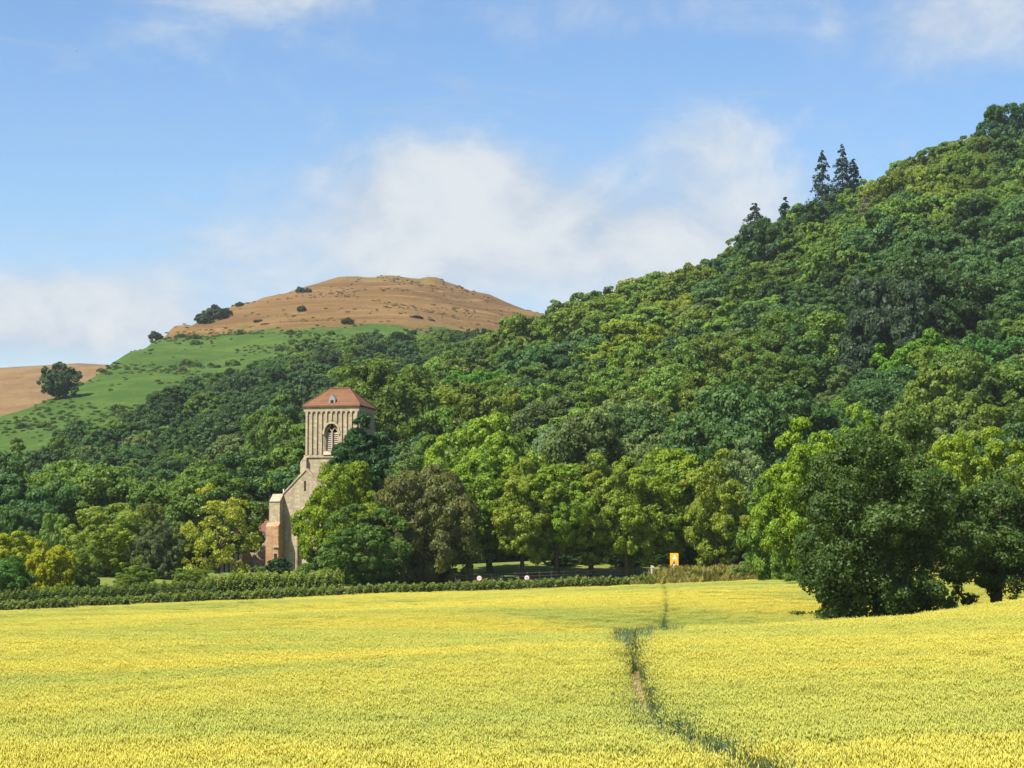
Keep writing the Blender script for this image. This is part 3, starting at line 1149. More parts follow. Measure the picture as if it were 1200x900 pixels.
# ------------------------------------------------------------------ priory church
def build_priory():
    YT = 312.0
    c0 = at(392, 640, YT)
    gz = float(ground_z(c0.x, YT + 3))
    root = link('priory_church', None, None, (c0.x + 0.30, YT + 4.0, gz - 0.3), (0, 0, R(-12.5)))
    tag(root, 'old stone priory church with square tower and red tiled hipped roof', 'church')
    ox = root.location.z
    S = YT / F

    def zz(py): return (665 - py) * S - ox            # local height of a photo row
    w2 = 3.86                                          # half width of the tower
    z_str, z_eave, z_ridge = zz(534), zz(477.5), zz(452.5)
    ar, z_sill, z_spring, z_apex = 1.02, zz(528.5), zz(507), zz(496.5)
    # tower body: three plain walls and a front wall with the belfry opening cut through
    b = MB()
    b.box(-w2, -w2 + .9, -w2 + .9, w2, 0, z_eave).box(w2 - .9, w2, -w2 + .9, w2, 0, z_eave).box(-w2 + .9, w2 - .9, w2 - .9, w2, 0, z_eave)
    b.box(-w2, -ar, -w2, -w2 + .9, 0, z_eave).box(ar, w2, -w2, -w2 + .9, 0, z_eave).box(-ar, ar, -w2, -w2 + .9, 0, z_sill)
    arch = []
    for k in range(9):
        t = k / 8
        # two-centred pointed arch
        x = -ar + ar * t
        zq = z_spring + (z_apex - z_spring) * math.sin(math.acos(max(-1, min(1, 1 - t))))
        arch.append((x, zq))
    arch = arch + [(-x, zq) for x, zq in arch[-2::-1]]
    for (xa, za), (xb, zb) in zip(arch[:-1], arch[1:]):
        b.solid([(xa, -w2, za), (xb, -w2, zb), (xb, -w2, z_eave), (xa, -w2, z_eave), (xa, -w2 + .9, za), (xb, -w2 + .9, zb), (xb, -w2 + .9, z_eave), (xa, -w2 + .9, z_eave)],
                [(0, 1, 2, 3), (7, 6, 5, 4), (0, 4, 5, 1)])
    b.box(-w2 + .9, w2 - .9, -w2 + .9, w2 - .9, zz(532), zz(531))
    b.build('tower', M['stone'], root)
    # string course and cornice
    for nm, z0, z1, p, mt in (('string_course', z_str - .28, z_str + .08, .16, 'stone_pale'), ('cornice', z_eave - .55, z_eave + .12, .20, 'stone_pale')):
        b = MB()
        b.box(-w2 - p, w2 + p, -w2 - p, -w2 + .004, z0, z1).box(-w2 - p, w2 + p, w2 - .004, w2 + p, z0, z1)
        b.box(-w2 - p, -w2 + .004, -w2 + .004, w2 - .004, z0 + .002, z1 - .002).box(w2 - .004, w2 + p, -w2 + .004, w2 - .004, z0 + .002, z1 - .002)
        b.build(nm, M[mt], root)
    # upright panelling ribs on front and side, each with a small head under the cornice
    zt = z_eave - .56
    n = 11
    for face in (0, 1):
        for k in range(n):
            u = -w2 + .22 + (2 * w2 - .44) * k / (n - 1)
            zb = z_str + .09
            if face == 0 and abs(u) < ar + .28:
                t = min(1, abs(u) / (ar + .28))
                zb = z_spring + .35 + (z_apex - z_spring + .1) * math.sqrt(max(0, 1 - t * t))
            wd = .30 if k in (0, n - 1) else .20
            b = MB()
            b.box(u - wd / 2, u + wd / 2, -w2 - .20, -w2 + .01, zb, zt - .25)
            b.prism([(u - wd / 2, zt - .25), (u + wd / 2, zt - .25), (u + wd / 2 + .12, zt), (u - wd / 2 - .12, zt)], 'y', -w2 - .20, -w2 + .01)
            o = b.build('rib', M['stone_pale'], root)
            if face == 1:
                o.rotation_euler = (0, 0, R(90))
    # pilaster strips between the ribs sit back: thin recessed courses (sill band)
    b = MB()
    b.prism([(-w2 - .02, z_sill - .1), (-w2 - .30, z_sill - .55), (-w2 - .02, z_sill - .75)], 'x', -ar - .12, ar + .12)
    b.build('window_sill', M['stone_pale'], root)
    # belfry window: hood mould, tracery, mullions, louvres
    win = link('window', None, root)
    b = MB()
    hood = [(-ar - .02, z_spring - .3)] + [(x * 1.02, z) for x, z in arch] + [(ar + .02, z_spring - .3)]
    for (xa, za), (xb, zb2) in zip(hood[:-1], hood[1:]):
        cz = z_spring
        def outp(x, z, k=.26):
            d = Vector((x, 0, max(z - cz, 0) + .35)).normalized()
            return x + d.x * k, z + d.z * k
        xa2, za2 = outp(xa, za)
        xb2, zb3 = outp(xb, zb2)
        b.solid([(xa, -w2 - .19, za), (xb, -w2 - .19, zb2), (xb2, -w2 - .19, zb3), (xa2, -w2 - .19, za2), (xa, -w2 + .02, za), (xb, -w2 + .02, zb2), (xb2, -w2 + .02, zb3), (xa2, -w2 + .02, za2)],
                [(0, 1, 2, 3), (0, 4, 5, 1), (3, 2, 6, 7)])
    b.build('hood_mould', M['stone_pale'], win)
    for s in (-1, 1):
        b = MB().box(s * (ar - .07) - .09, s * (ar - .07) + .09, -w2 + .12, -w2 + .42, z_sill, z_spring)
        b.build('jamb', M['stone_pale'], win)
    b = MB().box(-.08, .08, -w2 + .15, -w2 + .38, z_sill, z_spring + .15)
    for s in (-1, 1):
        b.tube([(0, -w2 + .26, z_spring + .1), (s * .28, -w2 + .26, z_spring + .55), (s * .62, -w2 + .26, z_spring + .72)], [.085, .08, .07], 6)
        b.tube([(s * ar * .98, -w2 + .26, z_spring - .1), (s * .62, -w2 + .26, z_spring + .5), (s * .18, -w2 + .26, z_apex - .18)], [.08, .08, .07], 6)
    b.build('tracery', M['stone_pale'], win)
    nl = 9
    for k in range(nl):
        z0 = z_sill + .12 + (z_spring - z_sill) * k / nl
        for s in (-1, 1):
            b = MB()
            x0, x1 = (s * .1, s * (ar - .17)) if s > 0 else (s * (ar - .17), s * .1)
            b.prism([(-w2 + .34, z0), (-w2 + .58, z0 + .24), (-w2 + .60, z0 + .20), (-w2 + .36, z0 - .04)], 'x', x0, x1)
            b.build('louvre', M['louvre'], win)
    # stair buttress at the left corner under the string course
    b = MB()
    b.box(-w2 - .55, -w2 + .35, -w2 - .55, -w2 + .35, zz(600), z_str - .9)
    b.prism([(-w2 - .55, z_str - .9), (-w2 + .35, z_str - .9), (-w2 + .35, z_str - .29), (-w2 - .1, z_str - .29)], 'y', -w2 - .55, -w2 + .35)
    b.build('corner_buttress', M['stone_pale'], root)
    # hipped roof
    e = w2 + .42
    rg = 1.42
    rf = MB()
    rf.solid([(-e, -e, z_eave + .1), (e, -e, z_eave + .1), (e, e, z_eave + .1), (-e, e, z_eave + .1), (-rg, 0, z_ridge), (rg, 0, z_ridge),
              (-e, -e, z_eave + .3), (e, -e, z_eave + .3), (e, e, z_eave + .3), (-e, e, z_eave + .3)],
             [(0, 1, 7, 6), (1, 2, 8, 7), (2, 3, 9, 8), (3, 0, 6, 9), (3, 2, 1, 0), (6, 7, 5, 4), (7, 8, 5), (8, 9, 4, 5), (9, 6, 4)])
    roof = rf.build('roof', M['tile_red'], root)
    b = MB()
    b.tube([(-rg - .1, 0, z_ridge + .02), (rg + .1, 0, z_ridge + .02)], [.14, .14], 6)
    for sx, sy in ((-1, -1), (1, -1), (1, 1), (-1, 1)):
        b.tube([(sx * rg, 0, z_ridge), (sx * e, sy * e, z_eave + .32)], [.10, .10], 6)
    b.build('ridge_tiles', M['tile_red'], roof)
    # small lead-covered lucarne on the front slope
    zl = zz(472.0)
    b = MB()
    b.prism([(-.46, zl - .6), (.46, zl - .6), (.46, zl + .55), (0, zl + 1.15), (-.46, zl + .55)], 'y', -3.75, -1.6)
    b.build('lucarne', M['lead'], roof)
    MB().box(-.22, .22, -3.78, -3.7, zl - .2, zl + .4).build('lucarne_opening', M['dark_inside'], roof)

    # gabled west wall with its great blocked arch; roof behind; buttress pier at its corner
    yg = -w2 - 2.2
    cx = -3.00                                        # apex stands in front of the tower's left corner
    z_gab = zz(551.5)
    z_sh, hw = zz(590), 4.5
    def gab(x): return z_gab - abs(x - cx) * (z_gab - z_sh) / hw
    ahw, a_spr, a_top = 2.9, zz(618), zz(588)
    acx = cx + 1.6
    xr = cx + 6.8
    b = MB()
    b.prism([(cx - hw, 0), (acx - ahw, 0), (acx - ahw, a_spr), (acx - ahw, gab(acx - ahw)), (cx - hw, z_sh)], 'y', yg, yg + 1.0)
    N = 14
    ap = []
    for k in range(N + 1):
        t = -1 + 2 * k / N
        ap.append((acx + ahw * t, a_spr + (a_top - a_spr) * math.sqrt(max(0, 1 - t * t)) ** 1.0))
    for (xa, za), (xb, zb) in zip(ap[:-1], ap[1:]):
        cuts = [xa, xb]
        if xa < cx < xb: cuts = [xa, cx, xb]
        for p, q in zip(cuts[:-1], cuts[1:]):
            zp = za + (zb - za) * (p - xa) / (xb - xa)
            zq = za + (zb - za) * (q - xa) / (xb - xa)
            b.prism([(p, zp), (q, zq), (q, gab(q)), (p, gab(p))], 'y', yg, yg + 1.0)
    b.prism([(acx + ahw, 0), (xr, 0), (xr, max(gab(xr), 1)), (acx + ahw, gab(acx + ahw))], 'y', yg, yg + 1.0)
    gw = b.build('gable_wall', M['stone'], root)
    MB().box(acx - ahw - .02, acx + ahw + .02, yg + .55, yg + .9, 0, a_top - .02).build('arch_infill', M['stone_pale'], root)
    b = MB()
    for (xa, za), (xb, zb) in zip(ap[:-1], ap[1:]):
        b.tube([(xa, yg + .02, za), (xb, yg + .02, zb)], [.16, .16], 6)
    b.tube([(acx - ahw, yg + .02, 0), (acx - ahw, yg + .02, a_spr)], [.16, .16], 6)
    b.build('arch_moulding', M['stone_pale'], root)
    b = MB().box(-.13, .13, -.02, .12, -.7, .7)
    o = b.build('slit_window', M['dark_inside'], root)
    o.location = (cx - .15, yg - .01, zz(570))
    # coping along the gable
    for s in (-1, 1):
        xe = cx + s * (hw + .1)
        b = MB()
        b.prism([(cx, z_gab + .25), (xe, gab(cx + s * hw) + .18), (xe, gab(cx + s * hw) - .06), (cx, z_gab - .02)], 'y', yg - .12, yg + 1.12)
        b.build('coping', M['stone_pale'], root)
    # roof of the body between gable and tower
    b = MB()
    for s in (-1, 1):
        x1 = cx + s * (hw + .05)
        z1 = gab(cx + s * hw)
        b.prism([(cx, z_gab - .1), (x1, z1 - .1), (x1, z1 - .32), (cx, z_gab - .34)], 'y', yg + 1.13, yg + 13 if s < 0 else -w2 - .05)
    b.build('nave_roof', M['tile_brown'], root)
    MB().box(cx - hw + .05, cx - hw + .9, yg + 1.02, yg + 13, 0, z_sh - .3).build('side_wall', M['stone'], root)
    # pier buttress with two offsets
    x0 = cx - hw - .35
    z1, z2, z3 = zz(585.5), zz(613), zz(657)
    bt = MB()
    bt.box(x0, x0 + 1.55, yg - 1.6, yg - .003, z2, z1 - .35)
    bt.prism([(yg - 1.6, z1 - .35), (yg - .003, z1 - .35), (yg - .003, z1 + .75)], 'x', x0, x0 + 1.55)
    p = bt.build('buttress', M['stone'], root)
    bt = MB()
    bt.box(x0 - .22, x0 + 1.62, yg - 2.3, yg - .003, 0, z2 - .5)
    bt.prism([(yg - 2.3, z2 - .5), (yg - .003, z2 - .5), (yg - .003, z2 + .02), (yg - 1.6, z2 + .02)], 'x', x0 - .22, x0 + 1.62)
    bt.build('buttress_foot', M['stone_red'], root)
    MB().box(x0 - .05, x0 + 1.6, yg - 1.68, yg - .004, z1 - .42, z1 - .3).build('buttress_cap', M['lead'], p)
    MB().box(x0 + .9, x0 + 1.75, yg - 2.5, yg - 2.29, zz(642), zz(640)).build('niche_ledge', M['stone_pale'], root)
    MB().box(x0 + 1.0, x0 + 1.45, yg - 2.32, yg - 2.28, zz(655), zz(649)).build('niche', M['dark_inside'], root)
    # thin pale flue pipe above the shoulder
    b = MB().tube([(x0 + .9, yg + 2, zz(590)), (x0 + .9, yg + 2, zz(573))], [.10, .08], 8)
    b.build('flue_pipe', M['sign_white'], root)
    return root


build_priory()


def build_court():
    """timbered white house behind the loose yellow-green tree"""
    Y = 330.0
    S = Y / F
    c = at(290, 650, Y)
    gz = float(ground_z(c.x, Y))
    root = link('timbered_house', None, None, (c.x, Y, gz - .2), (0, 0, R(-6)))
    tag(root, 'white timber-framed house with brown tiled roof, half hidden by a yellow-green tree', 'house')
    oz = root.location.z
    def zz(py): return (665 - py) * S - oz
    def xx(px): return (px - 290) * S
    # long range with its roof slope to the front
    x0, x1 = xx(268), xx(322)
    zw, zr = zz(630), zz(604)
    MB().box(x0, x1, 0, 6, 0, zw).build('wall', M['stone_pale'], root)
    b = MB()
    b.prism([(-.4, zw - .2), (3, zr), (6.4, zw - .2), (6.4, zw - .45), (3, zr - .3), (-.4, zw - .45)], 'x', x0 - .3, x1 + .3)
    b.build('roof', M['tile_brown'], root)
    # white timbered gable wing standing forward
    gx0, gx1 = xx(255), xx(284)
    zg, za = zz(634), zz(611)
    m = (gx0 + gx1) / 2
    MB().prism([(gx0, 0), (gx1, 0), (gx1, zg), (m, za), (gx0, zg)], 'y', -2.2, .5).build('gable_wing', M['plaster'], root)
    for u in np.linspace(gx0 + .1, gx1 - .1, 6):
        h = zg + (za - zg) * (1 - abs(u - m) / (m - gx0)) - .1
        MB().box(u - .09, u + .09, -2.26, -2.19, .3, h).build('timber_post', M['timber'], root)
    for z in (zg - 1.7, zg - .1, zg + 1.1):
        hw = (m - gx0) * (1 if z < zg else (za - z) / (za - zg)) - .05
        MB().box(m - hw, m + hw, -2.275, -2.2, z - .09, z + .09).build('timber_rail', M['timber'], root)
    b = MB()
    for s in (-1, 1):
        xe = m + s * (m - gx0 + .35)
        b.prism([(m, za + .3), (xe, zg - .25), (xe, zg - .45), (m, za + .02)], 'y', -2.6, 3)
    b.build('wing_roof', M['tile_brown'], root)
    # small stone gable at the right end
    s0, s1 = xx(299), xx(315)
    ms = (s0 + s1) / 2 + .3
    MB().prism([(s0, 0), (s1, 0), (s1, zz(634)), (ms, zz(624)), (s0, zz(633))], 'y', -1.6, .4).build('stone_gable', M['stone_pale'], root)
    b = MB()
    b.prism([(ms, zz(623)), (s1 + .3, zz(634.5)), (s1 + .3, zz(636)), (ms, zz(625))], 'y', -1.9, .4)
    b.prism([(ms, zz(623)), (s0 - .3, zz(633.5)), (s0 - .3, zz(635)), (ms, zz(625))], 'y', -1.9, .4)
    b.build('stone_gable_roof', M['lead'], root)
    # pale bell-shaped finial on a chimney behind
    ch = MB().box(xx(276.5), xx(281.5), 2.4, 3.2, zr - 1, zz(588)).build('chimney', M['stone_pale'], root)
    MB().tube([(xx(279), 2.8, zz(588)), (xx(279), 2.8, zz(585)), (xx(279), 2.8, zz(581))], [.32, .2, .05], 8).build('chimney_pot', M['sign_white'], ch)


build_court()

# ------------------------------------------------------------------ named trees
SHAPES = {}


def tree_at(name, px, top, width, Y, colour, label, seed, kind='broad', group=None, cat='tree', base=0.16, sink=0.0, **kw):
    a = at(px, top, Y)
    gz = float(terrain(np.array([a.x]), np.array([Y]))[0]) - sink
    H = a.z - gz
    W = width * Y / F
    col = (colour[0] * 1.28, colour[1] * 1.50, colour[2] * 1.10)
    ref = kw.pop('ref', None)
    if ref:                                   # alike trees share a few grown shapes, turned and stretched
        nm, n, H0, W0 = ref
        bs = 0.0 if base <= 0.07 else (0.10 if base < 0.13 else 0.17)
        key = (nm, seed % n, bs)
        if key not in SHAPES:
            SHAPES[key] = broadleaf(900 + 17 * len(SHAPES), H0, W0, bs, **kw)
        return plant_tree(name, SHAPES[key], (a.x, Y, gz), col, label, group, W / W0, (seed * 2.399) % 6.283, cat, H / H0)
    me = broadleaf(seed, H, W, base, **kw) if kind == 'broad' else conifer(seed, H, W, base, **kw)
    return plant_tree(name, me, (a.x, Y, gz), col, label, group, 1.0, 0.0, cat)


OAK = dict(leaf=0.20, n1=64, n2=12, per=46, wild=0.75, cov=2.0, r1=(0.20, 0.34), r2=0.40, ragged=0.14, zmin=-0.98, inner=0.08)
LANE = dict(ref=('lane', 3, 13.5, 10.0), leaf=0.265, n1=48, n2=10, per=26, wild=0.62, cov=2.3, r1=(0.22, 0.36), r2=0.36, ragged=0.10, zmin=-0.92, inner=0.15)
MIDT = dict(ref=('mid', 3, 15.0, 12.5), leaf=0.32, n1=36, n2=9, per=20, wild=0.62, cov=2.2, r1=(0.24, 0.40), r2=0.36, zmin=-0.7, inner=0.12)
BUSH = dict(ref=('bush', 3, 8.5, 9.5), leaf=0.235, n1=36, n2=9, per=26, wild=0.62, cov=2.3, r1=(0.24, 0.38), r2=0.36, zmin=-0.95, inner=0.1, limbs=3)

G_OAK = (0.058, 0.086, 0.024)
tree_at('oak_tree', 1026, 493, 206, 140, G_OAK, 'dark oak with foliage down to the wheat, standing alone in the field', 11, base=0.02, sink=0.0, trunk_r=0.5, limbs=12, **{**OAK, 'ragged': 0.17})
tree_at('oak_tree', 1164, 558, 160, 148, (0.060, 0.088, 0.026), 'dark oak with drooping skirt, cut by the right picture edge', 16, base=0.19, trunk_r=0.45, limbs=10,
        **{**OAK, 'zmin': -0.95, 'ragged': 0.2})
# bright trees behind the oaks
tree_at('lime_tree', 944, 506, 112, 212, (0.150, 0.200, 0.018), 'vivid lime-green tree peeping out left of the lone dark oak', 21, base=0.1, **LANE)
tree_at('lime_tree', 1006, 488, 104, 214, (0.130, 0.180, 0.020), 'vivid lime-green tree whose top rises over the lone dark oak', 22, base=0.1, **LANE)
tree_at('lime_tree', 1118, 506, 100, 205, (0.170, 0.205, 0.022), 'yellow-green tree showing between the two dark oaks', 23, base=0.1, **LANE)
tree_at('lime_tree', 1176, 516, 104, 208, (0.155, 0.190, 0.020), 'yellow-green tree above the oak at the right picture edge', 24, base=0.1, **LANE)
tree_at('field_maple', 918, 560, 90, 240, (0.115, 0.165, 0.026), 'light green bushy maple between the shady tree row and the lone oak', 25, base=0.02, **BUSH)
tree_at('field_maple', 938, 585, 70, 226, (0.105, 0.155, 0.030), 'olive green bush low down against the left side of the lone oak', 26, base=0.0, **BUSH)
# the row along the lane
lane = [(574, 535, 108, 272, (0.132, 0.183, 0.024), 'first'), (612, 547, 84, 268, (0.165, 0.183, 0.026), 'second'), (652, 540, 96, 270, (0.145, 0.193, 0.026), 'third'), (692, 544, 86, 272, (0.169, 0.185, 0.026), 'fourth'),
        (734, 545, 88, 270, (0.156, 0.183, 0.026), 'fifth'), (790, 521, 116, 274, (0.152, 0.189, 0.024), 'sixth and tallest'), (838, 540, 80, 268, (0.172, 0.188, 0.026), 'seventh')]
for i, (px, top, wd, Y, c, o) in enumerate(lane):
    tree_at('lime_tree', px, top, wd, Y, c, '%s round-headed tree from the left in the shady row behind the fence' % o, 30 + i, group='row of trees behind the fence',
            base=0.10, trunk_r=0.28, **LANE)
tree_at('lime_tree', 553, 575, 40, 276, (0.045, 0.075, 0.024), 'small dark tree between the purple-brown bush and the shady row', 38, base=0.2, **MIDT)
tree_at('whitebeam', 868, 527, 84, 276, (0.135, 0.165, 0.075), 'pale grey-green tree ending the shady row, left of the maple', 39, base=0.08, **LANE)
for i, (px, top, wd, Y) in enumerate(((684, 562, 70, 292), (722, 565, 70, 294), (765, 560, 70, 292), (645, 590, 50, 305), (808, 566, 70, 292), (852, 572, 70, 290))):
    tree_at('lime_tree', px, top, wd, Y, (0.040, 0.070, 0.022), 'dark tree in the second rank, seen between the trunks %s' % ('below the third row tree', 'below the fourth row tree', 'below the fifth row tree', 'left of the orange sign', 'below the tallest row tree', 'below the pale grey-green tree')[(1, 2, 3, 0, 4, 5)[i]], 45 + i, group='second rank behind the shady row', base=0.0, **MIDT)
for i, px in enumerate((655, 682, 706, 730, 752, 776, 800, 826, 850, 872)):  # added dark shrubs cover the lit lawn and stand for shade there
    tree_at('shade_fill_shrub', px, 650 + (i * 7) % 5, 36, 281 + (i % 3) * 2, (0.045, 0.075, 0.022), 'added dark shrub standing for the shade under the tree row, %s from the left' % ('first', 'second', 'third', 'fourth', 'fifth', 'sixth', 'seventh', 'eighth', 'ninth', 'tenth')[i],
            140 + i, group='added shrubs for the shade under the row', base=0.0, cat='bush', **{**BUSH, 'ref': ('shrub', 2, 2.6, 3.5), 'leaf': 0.2, 'n1': 16, 'n2': 6})
# around the church
tree_at('copper_tree', 500, 545, 118, 262, (0.105, 0.098, 0.036), 'dull purple-brown broad tree between green bush and shady row', 51, base=0.03, **BUSH)
tree_at('bay_tree', 403, 546, 106, 280, (0.140, 0.172, 0.012), 'bright green rounded evergreen in front of the church gable', 52, base=0.01, **BUSH)
tree_at('evergreen_bush', 430, 597, 112, 258, (0.066, 0.104, 0.022), 'mid green bush in front of the bright evergreen and purple-brown tree', 53, base=0.0, cat='bush', **BUSH)
tree_at('yew_tree', 418, 481, 74, 297, (0.034, 0.070, 0.024), 'dark conifer covering the right edge of the church tower', 54, base=0.12, leaf=0.55, aspect=0.4, n1=54, n2=8, wild=0.9, r1=(0.18, 0.30), r2=0.55, ragged=0.10, zmin=-0.9, peak=0.45, cov=3.0, inner=0.2)
tree_at('lime_tree', 565, 497, 118, 306, (0.165, 0.215, 0.028), 'pale lime-green tree rising behind the left end of the shady row', 55, base=0.15, **MIDT)
tree_at('willow_tree', 650, 500, 62, 318, (0.150, 0.190, 0.110), 'silvery grey-green willow behind the shady row', 56, base=0.15, **MIDT)
tree_at('larch_tree', 474, 512, 76, 326, (0.085, 0.125, 0.045), 'feathery grey-green tree right of the church tower', 57, kind='con', base=0.12, leaf=0.6, tiers=24, per_branch=24, droop=0.3, gap=0.1, power=0.5)
tree_at('oak_tree', 448, 424, 130, 420, (0.088, 0.118, 0.022), 'large olive-green tree behind the church tower roof', 58, base=0.1, **MIDT)
tree_at('oak_tree', 336, 470, 90, 430, (0.085, 0.125, 0.026), 'olive-green tree just left of the church tower', 59, base=0.1, **MIDT)
# left garden
tree_at('birch_tree', 256, 573, 96, 286, (0.240, 0.230, 0.040), 'loose yellow-green tree in front of the white timbered house', 61, base=0.05, leaf=0.26, n1=27, n2=8, wild=0.9, cov=0.5, r1=(0.18, 0.32), r2=0.42, ragged=0.2, zmin=-0.9, inner=0.01)
tree_at('garden_tree', 126, 595, 100, 262, (0.165, 0.190, 0.034), 'light green rounded garden tree left of the grey-green dome', 62, base=0.02, **BUSH)
tree_at('holm_oak', 189, 611, 60, 258, (0.082, 0.094, 0.044), 'grey-green domed evergreen between two lighter garden trees', 63, base=0.0, **BUSH)
tree_at('golden_yew', 58, 636, 58, 240, (0.235, 0.215, 0.010), 'golden yellow clipped yew with a flat top', 64, base=0.0, cat='bush', **{**BUSH, 'ref': ('yew', 1, 4.5, 5.5), 'leaf': 0.2, 'ragged': 0.04})
tree_at('golden_bush', 15, 626, 70, 250, (0.215, 0.215, 0.014), 'yellow-green bush at the left picture edge behind the laurel', 65, base=0.0, cat='bush', **BUSH)
tree_at('laurel_bush', 2, 652, 84, 232, (0.060, 0.120, 0.026), 'dark glossy laurel bush at the left picture edge behind the hedges', 66, base=0.0, cat='bush', **BUSH)
tree_at('garden_tree', 68, 604, 46, 290, (0.135, 0.185, 0.045), 'small light green tree above the golden yew', 67, base=0.05, **BUSH)
tree_at('garden_tree', 12, 597, 70, 300, (0.058, 0.105, 0.030), 'dark green tree at the left picture edge above the yellow bush', 68, base=0.05, **BUSH)
tree_at('garden_tree', 95, 640, 50, 246, (0.130, 0.160, 0.032), 'low green bush between golden yew and light green garden tree', 69, base=0.0, cat='bush', **BUSH)
tree_at('garden_tree', 160, 664, 46, 250, (0.120, 0.155, 0.030), 'low green shrub below the light green garden tree, behind the hedge', 77, base=0.0, cat='bush', **BUSH)
tree_at('garden_tree', 222, 666, 44, 252, (0.130, 0.165, 0.034), 'low green shrub at the foot of the grey-green dome', 78, base=0.0, cat='bush', **BUSH)
tree_at('garden_tree', 178, 592, 50, 300, (0.120, 0.125, 0.030), 'olive tree top showing above the grey-green dome', 70, base=0.05, **BUSH)
tree_at('clipped_bush', 327, 652, 30, 268, (0.030, 0.068, 0.030), 'small dark clipped bush at the foot of the church buttress', 71, base=0.0, cat='bush', **{**BUSH, 'ref': ('clipped', 1, 2.6, 3.0), 'leaf': 0.16, 'ragged': 0.02, 'n1': 24})
tree_at('garden_tree', 306, 662, 26, 270, (0.110, 0.140, 0.070), 'small pale grey-green shrub left of the dark clipped bush', 72, base=0.0, cat='bush', **{**BUSH, 'ref': ('shrub', 2, 2.6, 3.5), 'leaf': 0.2, 'n1': 16, 'n2': 6})
tree_at('holly_tree', 398, 650, 40, 262, (0.110, 0.170, 0.016), 'low bright green bush under the evergreen near the church', 73, base=0.0, cat='bush', **{**BUSH, 'ref': ('shrub', 2, 2.6, 3.5), 'leaf': 0.2, 'n1': 16, 'n2': 6})
# lone tree on the far green flank
tree_at('thorn_tree', 70, 424, 42, 842, (0.052, 0.078, 0.040), 'lone grey-green tree on the bare bracken slope', 75, base=0.02, leaf=0.8, n1=24, n2=7, per=16, zmin=-0.8)

# ------------------------------------------------------------------ special trees on the wooded hillside
def hill_hit(px, py):
    Ys = np.arange(340, 1500, 2.0)
    a = at(px, py, 1.0)
    hit = hill_near(a.x * Ys, Ys) > a.z * Ys
    return float(Ys[np.argmax(hit)]) if hit.any() else 790.0


HT = dict(ref=('hill', 3, 15.0, 16.0), leaf=0.46, n1=38, n2=9, per=15, wild=0.6, r1=(0.24, 0.40), r2=0.36, zmin=-0.7, inner=0.12)
special = [  # px, top, width, py of foot, colour, name, label
    (1045, 325, 104, 475, (0.040, 0.058, 0.036), 'copper_beech', 'tall blackish-green beech in the middle of the wooded hillside'),
    (1078, 393, 92, 480, (0.088, 0.165, 0.018), 'beech_tree', 'bright green tree below the blackish beech on the hillside'),
    (966, 244, 76, 300, (0.030, 0.060, 0.020), 'oak_tree', 'dark rounded tree high on the hillside below the ridge conifers'),
    (740, 380, 76, 445, (0.165, 0.190, 0.018), 'beech_tree', 'yellow-green sunlit tree left of centre on the wooded hillside'),
    (797, 350, 60, 410, (0.158, 0.176, 0.018), 'beech_tree', 'smaller yellow-green tree up and right of the big sunlit one'),
    (700, 420, 70, 490, (0.152, 0.176, 0.018), 'beech_tree', 'yellow-green tree down and left of the big sunlit one'),
    (858, 470, 66, 540, (0.100, 0.108, 0.036), 'chestnut_tree', 'brownish olive tree above the tallest tree of the shady row'),
    (590, 388, 76, 440, (0.105, 0.130, 0.022), 'oak_tree', 'olive-yellow tree at the left end of the wooded ridge'),
    (560, 440, 90, 510, (0.070, 0.150, 0.020), 'beech_tree', 'rich green tree on the lower slope right of the church tower'),
    (1176, 127, 60, 195, (0.040, 0.080, 0.028), 'oak_tree', 'dark tree standing on the ridge at top right'),
    (1026, 235, 40, 270, (0.115, 0.120, 0.060), 'ash_tree', 'thin greyish tree with bare twigs below the ridge'),
    (1165, 400, 80, 470, G_BLUE, 'oak_tree', 'dark blue-green tree near the right edge of the hillside'),
]
SPOTS = []
for i, (px, top, wd, foot, c, nm, lb) in enumerate(special):
    Y = hill_hit(px, foot)
    tree_at(nm, px, top - 5, wd * 1.08, Y, c, lb, 100 + i, base=0.06, **HT)
    SPOTS.append(((px - 600) / F * Y, Y, wd * Y / F / 2))
for i, (px, top, wd, lb) in enumerate(((963, 177, 26, 'tall dark fir on the ridge, leftmost of the three firs'), (987, 170, 26, 'tall dark fir on the ridge, middle of the three firs'),
                                       (1000, 182, 16, 'slim dark fir on the ridge, rightmost of the three firs'), (884, 237, 34, 'spreading dark pine on the ridge left of the firs'),
                                       (920, 232, 22, 'small dark pine on the ridge just below the firs'))):
    a = at(px, top, 772)
    g = float(hill_near(np.array([a.x]), np.array([772.]))[0])
    H = max(a.z - g, 8)
    me = conifer(200 + i, H, wd * 2.0 * 772 / F, 0.10, leaf=0.85, tiers=24, per_branch=60, droop=0.3, gap=0.14, power=0.75)
    plant_tree('fir_tree' if i < 3 else 'pine_tree', me, (a.x, 772, a.z - H), (0.026, 0.060, 0.032), lb, 'conifers on the ridge')

# ------------------------------------------------------------------ the woods
rng = np.random.default_rng(77)
wood_edge_px = np.array([-700, -100, 0, 60, 100, 150, 200, 250, 300, 340, 420, 560, 640, 2000])
wood_edge_py = np.array([600, 580, 566, 540, 520, 500, 478, 458, 440, 424, 410, 402, 408, 408])


def jitter_pts(x0, x1, y0, y1, step):
    X, Y = np.meshgrid(np.arange(x0, x1, step), np.arange(y0, y1, step * 0.87))
    X = X + (np.arange(X.shape[0]) % 2)[:, None] * step / 2
    P = np.stack([X.ravel(), Y.ravel()], 1)
    return P + rng.normal(size=P.shape) * step * 0.22


